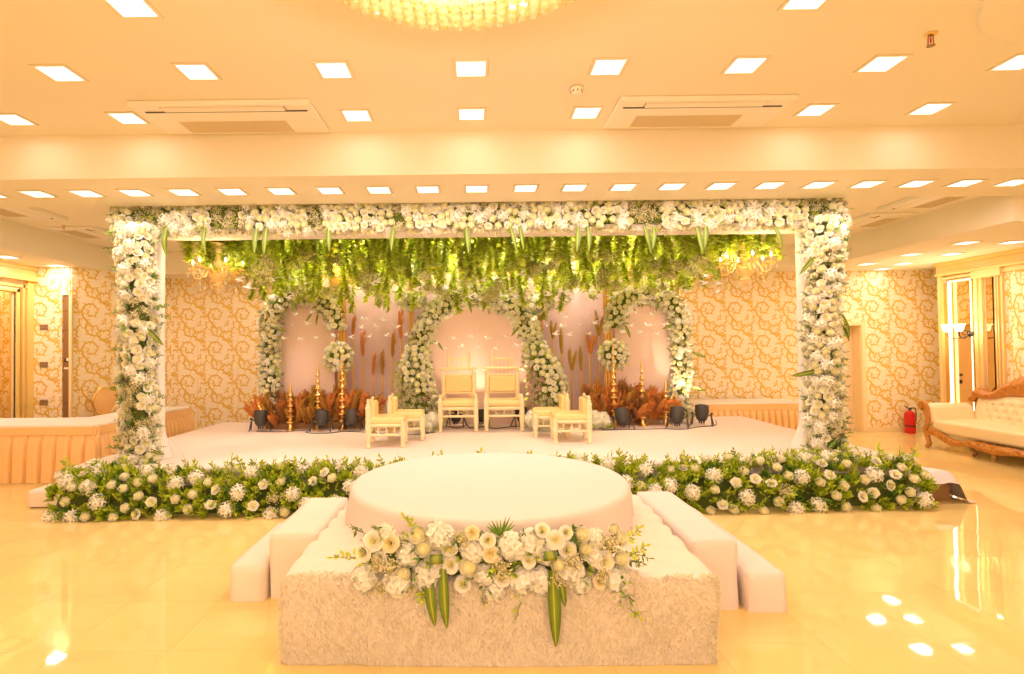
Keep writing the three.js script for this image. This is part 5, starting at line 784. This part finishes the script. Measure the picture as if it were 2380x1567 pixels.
// ---------------------------------------------------------------- carved sofa along the right wall
{
  const t = thing('carved_sofa', 'cream tufted sofa with carved wooden crest, arms and apron by the mirrors', 'sofa', [7.5, 0, -7.55], -Math.PI / 2), LN = 2.36, hw = LN / 2;   // faces local +z, length along x
  const carve = (v, k = 1) => 1.7 * k * (0.016 * noise(v.x * 26, v.y * 26, 2) + 0.009 * noise(v.x * 60, v.y * 60, 5));
  // seat, front roll
  part('seat', warp(new RoundedBoxGeometry(LN - 0.16, 0.2, 0.72, 6, 0.05), (v) => V(v.x, v.y + 0.34 + (v.y > 0 ? 0.025 * (1 - Math.pow(v.x / hw, 2)) : 0), v.z + 0.02 + (v.z > 0.3 ? 0.03 * Math.cos(v.x * 2.4) : 0))), M.leather, t);
  const along = (pts) => { const c = new THREE.CatmullRomCurve3(pts.map(([a, y]) => V(a, y, 0))), t = c.getPoints(120); return (x) => { const a = Math.abs(x); let i = 0; while (i < 119 && t[i + 1].x < a) i++; const p = t[i], q = t[i + 1]; return lerp(p.y, q.y, clamp((a - p.x) / (q.x - p.x || 1), 0, 1)); }; };
  const crest = along([[0, 1.23], [0.35, 1.14], [0.5, 1.08], [0.65, 1.0], [0.76, 0.93], [0.88, 0.875], [1.0, 0.905], [1.09, 0.93], [1.19, 0.80]]);
  const inner = along([[0, 0.88], [0.35, 0.865], [0.6, 0.85], [0.8, 0.80], [0.95, 0.78], [1.1, 0.785], [1.19, 0.70]]);
  const tuft = (x, y) => { let best = 9; for (let r = 0; r < 5; r++) for (let c = -7; c <= 7; c++) { const bx = c * 0.155 + (r % 2 ? 0.0775 : 0), by = 0.5 + r * 0.10; best = Math.min(best, Math.hypot(x - bx, y - by)); } return best; };
  part('back_pad', patch(110, 40, (u, v) => { const x = lerp(-hw + 0.07, hw - 0.07, u), y = lerp(0.4, inner(x), v), e = Math.min(1, 6 * Math.min(u, 1 - u)) * Math.min(1, 5 * (1 - v)); return [x, y, -0.30 - 0.10 * v + 0.075 * Math.sqrt(e) - 0.03 * Math.exp(-Math.pow(tuft(x, y) / 0.028, 2)) * e]; }), M.leather, t);
  for (let r = 0; r < 5; r++) for (let c = -7; c <= 7; c++) { const x = c * 0.155 + (r % 2 ? 0.0775 : 0), y = 0.5 + r * 0.10; if (y < inner(x) - 0.08 && Math.abs(x) < hw - 0.15) part('button', ball(0.009, x, y, -0.30 - 0.1 * (y - 0.4) / (inner(x) - 0.4) + 0.052, 7, 5), M.leather, t); }
  const top = [], N = 80; for (let i = 0; i <= N; i++) { const x = lerp(-hw, hw, i / N); top.push([x, crest(x) + 0.012 * noise(x * 14, 2) ]); } const bot = []; for (let i = N; i >= 0; i--) { const x = lerp(-hw + 0.0, hw - 0.0, i / N); bot.push([x, inner(x) - 0.005]); }
  const crestSurf = patch(150, 10, (u, v) => { const x = lerp(-hw, hw, u), a = inner(x) - 0.01, b = crest(x), y = lerp(a, b, v), q = Math.sin(Math.PI * v); return [x, y, -0.36 + 0.05 * q + carve({ x, y }, q)]; });
  part('crest', join([crestSurf.toNonIndexed(), tr(extrude([...top, ...bot], 0.05, 0.004), 0, 0, -0.43)]), M.sofaWood, t);
  part('back_panel', extrude([[-hw + 0.04, 0.2], [hw - 0.04, 0.2], ...bot.map(([x, y]) => [clamp(x, -hw + 0.04, hw - 0.04), y])], 0.03, 0), M.sofaWood, t).position.z = -0.45;
  // apron with carved swags
  const low = (x) => { const a = Math.abs(x); return 0.155 - 0.05 * Math.exp(-Math.pow((a - 0.0) / 0.25, 2)) - 0.055 * Math.exp(-Math.pow((a - 0.66) / 0.2, 2)) + 0.05 * Math.exp(-Math.pow((a - 1.05) / 0.12, 2)); }, hi = (x) => low(x) + 0.105 + 0.02 * Math.cos(x * 7);
  part('apron', join([patch(150, 8, (u, v) => { const x = lerp(-hw + 0.04, hw - 0.04, u), y = lerp(low(x), hi(x), v), q = Math.sin(Math.PI * v); return [x, y, 0.40 + 0.03 * q + 0.03 * Math.cos(x * 2.4) + carve({ x, y }, q * 0.9)]; }), patch(80, 1, (u, v) => { const x = lerp(-hw + 0.04, hw - 0.04, u); return [x, v ? hi(x) : low(x), 0.37]; }), patch(80, 1, (u, v) => { const x = lerp(-hw + 0.04, hw - 0.04, u); return [x, low(x), 0.37 + (0.03 + 0.03 * Math.cos(x * 2.4)) * v]; })]), M.sofaWood, t);
  for (const s of [-1, 1]) {
    // padded arm with rolled top, scrolled post, cabriole legs
    part('arm', tr(warp(new RoundedBoxGeometry(0.15, 0.34, 0.68, 5, 0.07), (v) => V(v.x + s * 0.07 * sstep(0.0, 0.17, v.y), v.y, v.z)), s * (hw - 0.05), 0.52, 0.0), M.leather, t);
    const P2 = [[hw + 0.055, 0.60], [hw + 0.10, 0.625], [hw + 0.11, 0.665], [hw + 0.075, 0.695], [hw + 0.03, 0.69], [hw - 0.005, 0.64], [hw - 0.02, 0.54], [hw - 0.035, 0.45], [hw - 0.03, 0.36], [hw + 0.005, 0.30], [hw + 0.01, 0.24], [hw - 0.02, 0.18]];
    part('arm_post', tube(P2.map(([x, y]) => [s * x, y, 0.37]), 0.034, 40, 8), M.sofaWood, t); part('scroll', tr(cyl(0.045, 0.045, 0.08, 0, 0, 0, 14), s * (hw + 0.07), 0.65, 0.33, Math.PI / 2), M.sofaWood, t);
    for (const [x, z] of [[hw - 0.03, 0.36], [hw - 0.08, -0.38]]) part('leg', tube([[s * x, 0.24, z], [s * (x + 0.02), 0.17, z], [s * x, 0.10, z], [s * (x - 0.015), 0.05, z], [s * (x + 0.03), 0.012, z + 0.02]], 0.03, 16, 8), M.sofaWood, t);
    part('leg', tube([[s * 0.42, 0.16, 0.36], [s * 0.43, 0.11, 0.34], [s * 0.41, 0.05, 0.3], [s * 0.40, 0.012, 0.33]], 0.026, 12, 8), M.doorDark, t);
  }
}
// ---------------------------------------------------------------- extinguisher, wall lamp
{
  const p = onPlane(2116, 1007, 0), t = thing('fire_extinguisher', 'red fire extinguisher on the floor against the papered wall', 'fire extinguisher', [p.x, 0, Math.max(p.z, -10.1)]);
  part('cylinder', lathe([[0, 0], [0.078, 0], [0.085, 0.012], [0.086, 0.10], [0.086, 0.33], [0.078, 0.37], [0.05, 0.395], [0.03, 0.40], [0.028, 0.42]], 24), M.red, t); part('band', lathe([[0.087, 0.125], [0.088, 0.13], [0.088, 0.145], [0.087, 0.15]], 24), M.dark, t);
  part('valve', cyl(0.022, 0.022, 0.04, 0, 0.415, 0, 12), M.black, t); part('handle', join([rod([-0.02, 0.45, 0], [-0.09, 0.50, 0], 0.009), rod([-0.02, 0.455, 0], [0.07, 0.46, 0], 0.008)]), M.black, t); part('hose', tube([[0.02, 0.44, 0.01], [0.075, 0.46, 0.01], [0.105, 0.40, 0.01], [0.1, 0.2, 0.01]], 0.009, 20, 7), M.black, t);
}
{
  const t = thing('wall_lamp', 'wall lamp with two frosted bell shades fixed over the lit mirror', 'lamp', [8.0, 1.78, -8.87]);
  part('back_plate', tr(lathe([[0, 0.03], [0.03, 0.025], [0.05, 0.01], [0.055, 0]], 14), 0, 0, 0, 0, 0, Math.PI / 2), M.dark, t);
  for (const s of [-1, 1]) {
    const X = -0.28, Z = s * 0.11; part('arm', tube([[-0.02, 0, 0], [-0.1, -0.06, s * 0.02], [-0.2, -0.07, s * 0.07], [X, -0.02, Z], [X, 0.03, Z]], 0.008, 20, 6), M.dark, t); part('scroll', tr(new THREE.TorusGeometry(0.035, 0.006, 5, 16, 4.6), -0.06, 0.02, s * 0.03, 0, 0.4 * s, 0.8), M.dark, t);
    part('cup', lathe([[0.008, 0], [0.03, 0.012], [0.034, 0.025]], 12).translate(X, 0.02, Z), M.dark, t); part('shade', lathe([[0.034, 0.02], [0.052, 0.04], [0.058, 0.08], [0.068, 0.115], [0.088, 0.14], [0.09, 0.142]], 18).translate(X, 0.02, Z), M.frosted, t);
    part('bulb', ball(0.024, X, 0.085, Z, 10, 7), M.bulbGlow, t); const L = new THREE.PointLight(new THREE.Color(1, 0.8, 0.5), 1.2, 0, 2); L.position.set(X, 0.085, Z); t.add(L);
  }
}
// ---------------------------------------------------------------- ceiling fittings
{
  const ac = (label, x0, x1, z0, z1, y) => {     // flush cassette, slot near the hall side
    const t = thing('air_conditioner', label, 'air conditioner', [(x0 + x1) / 2, y, (z0 + z1) / 2]), w = x1 - x0, d = z1 - z0, f = d / 2;
    part('panel', rbox(w, 0.03, d, 0.012, 0, -0.014, 0), M.acPanel, t);
    part('raised_edge', join([box(w - 0.02, 0.02, 0.03, 0, -0.035, f - 0.02), box(w, 0.012, 0.012, 0, -0.03, f - 0.03)]), M.acPanel, t);
    part('slot', box(w - 0.12, 0.006, 0.016, 0, -0.031, f - 0.16), M.dark, t); part('vane', join([rbox(w * 0.68, 0.012, 0.085, 0.004, 0.0, -0.036, f - 0.10)]), M.acPanel, t);
    part('vane_seam', join([box(w * 0.69, 0.003, 0.005, 0, -0.031, f - 0.05), box(0.005, 0.003, 0.1, w * 0.345, -0.031, f - 0.1), box(0.005, 0.003, 0.1, -w * 0.345, -0.031, f - 0.1)]), M.doorDark, t);
    const bars = []; for (let i = 0; i < 14; i++) bars.push(box(w * 0.62, 0.003, 0.006, -0.04, -0.032, -f * 0.86 + i * 0.017)); part('grille', box(w * 0.64, 0.003, 0.25, -0.04, -0.0295, -f * 0.5), M.acGrille, t); part('grille_bars', join(bars), M.acGrille, t);
    part('return_cover', box(w * 0.96, 0.004, 0.30, 0, -0.0285, -f * 0.5), M.plastic, t);
    return t;
  };
  ac('large white ceiling air conditioner on the left of the high ceiling', -2.80, -1.32, -5.07, -4.43, CEIL); ac('large white ceiling air conditioner on the right of the high ceiling', 1.22, 2.68, -5.05, -4.45, CEIL);
  const turned = (label, x, z, turn) => { const t = ac(label, -0.43, 0.43, -0.32, 0.32, TRAY); t.position.set(x, TRAY, z); t.rotation.y = turn; };
  turned('ceiling air conditioner on the left behind the beam, nearer one', -5.5, -6.6, Math.PI / 2); turned('ceiling air conditioner on the left behind the beam, farther one', -5.5, -7.95, Math.PI / 2);
  turned('ceiling air conditioner on the right behind the beam, nearer one', 5.5, -6.6, -Math.PI / 2); turned('ceiling air conditioner on the right behind the beam, farther one', 5.6, -7.7, -Math.PI / 2);
  const s = thing('smoke_detector', 'round white smoke detector on the high ceiling, right of centre', 'smoke detector', [0.83, CEIL, -4.3]); part('base', lathe([[0, 0], [0.055, 0], [0.055, -0.018], [0.045, -0.025]], 20), M.plastic, s); part('chamber', lathe([[0.045, -0.02], [0.042, -0.045], [0.03, -0.055], [0, -0.057]], 18), M.plastic, s); for (let i = 0; i < 8; i++) { const a = i * TAU / 8; part('vent_slot', box(0.006, 0.016, 0.004, 0.0435 * Math.sin(a), -0.035, 0.0435 * Math.cos(a)), M.dark, s); }
  const sprinkler = (label, x, y, z, k) => { const t = thing('sprinkler', label, 'sprinkler', [x, y, z]); t.scale.setScalar(k); part('escutcheon', lathe([[0, 0], [0.03, 0], [0.028, -0.008], [0.012, -0.012]], 14), M.goldMetal, t); part('frame', join([rod([-0.013, -0.012, 0], [-0.015, -0.06, 0], 0.003), rod([0.013, -0.012, 0], [0.015, -0.06, 0], 0.003)]), M.doorDark, t); part('bulb', tr(ball(1, 0, 0, 0, 8, 6), 0, -0.036, 0, 0, 0, 0, V(0.005, 0.018, 0.005)), M.red, t); part('deflector', cyl(0.02, 0.02, 0.003, 0, -0.066, 0, 12), M.doorDark, t); };
  sprinkler('pendant sprinkler with a red bulb on the high ceiling at the right', 3.04, CEIL, -3.6, 1.25); sprinkler('small sprinkler on the ceiling behind the beam at the left', -5.56, TRAY, -7.45, 0.8);
  const disc = thing('ceiling_disc', 'shallow round plaster disc at the top right of the ceiling', 'ceiling rose', [3.75, CEIL, -2.93]); part('disc', lathe([[0, -0.04], [0.72, -0.04], [0.745, -0.03], [0.75, 0]], 64), M.ceiling, disc);
}
// ---------------------------------------------------------------- great crystal fixture
{
  const y0 = CEIL, t = thing('crystal_chandelier', 'great round crystal ceiling chandelier glowing gold at the top', 'chandelier', [-0.07, y0, -2.36]), R = rng(1501), H = 0.19;
  part('frame', lathe([[0, 0], [0.84, 0], [0.85, -0.02], [0.845, -0.06], [0.83, -0.065], [0.825, -0.02], [0, -0.02]], 72), M.goldMetal, t); part('light_plate', tr(new THREE.CircleGeometry(0.80, 48), 0, -0.045, 0, Math.PI / 2), M.crystalGlow, t);
  const L = new THREE.PointLight(LAMP, 2.5, 0, 2); L.shadow.radius = 4; L.position.set(0, -0.42, 0); t.add(L);
  const gem = new THREE.IcosahedronGeometry(0.034, 0), small = new THREE.OctahedronGeometry(0.019, 0); let n = 0; const rest = [];
  for (let k = 0; k < 12; k++) { const r = 0.835 - k * 0.066, m = Math.max(5, Math.round(TAU * r / 0.066)); for (let i = 0; i < m; i++) { const a = (i + (k % 2) * 0.5) / m * TAU, y = -0.15 - 0.04 * Math.sqrt(k / 11) + (R() - 0.5) * 0.012, x = r * Math.cos(a), z = -r * Math.sin(a), rr = [R() * 6, R() * 6]; const near = -z > 0.30; if (near && n < 290) { n++; const o = part('crystal', gem, M.crystal, t); o.position.set(x, y, z); o.rotation.set(rr[0], rr[1], 0); } else rest.push(tr(gem.clone(), x, y, z, rr[0], rr[1])); } }
  for (let i = 0; i < 170; i++) for (let j = 0; j < 5; j++) { const a = (i + R()) / 170 * TAU, r = 0.85 - 0.03 * R(); rest.push(tr(small.clone(), r * Math.cos(a), -0.055 - j * 0.026, -r * Math.sin(a), R() * 6, R() * 6)); }
  tag(part('crystal_fringe', join(rest), M.crystal, t), null, null, null, 'stuff');
}
scene.traverse((o) => { if (o.isMesh) { o.castShadow = true; o.receiveShadow = true; } if (o.isPointLight || o.isSpotLight) o.castShadow = true; });
renderer.render(scene, camera);
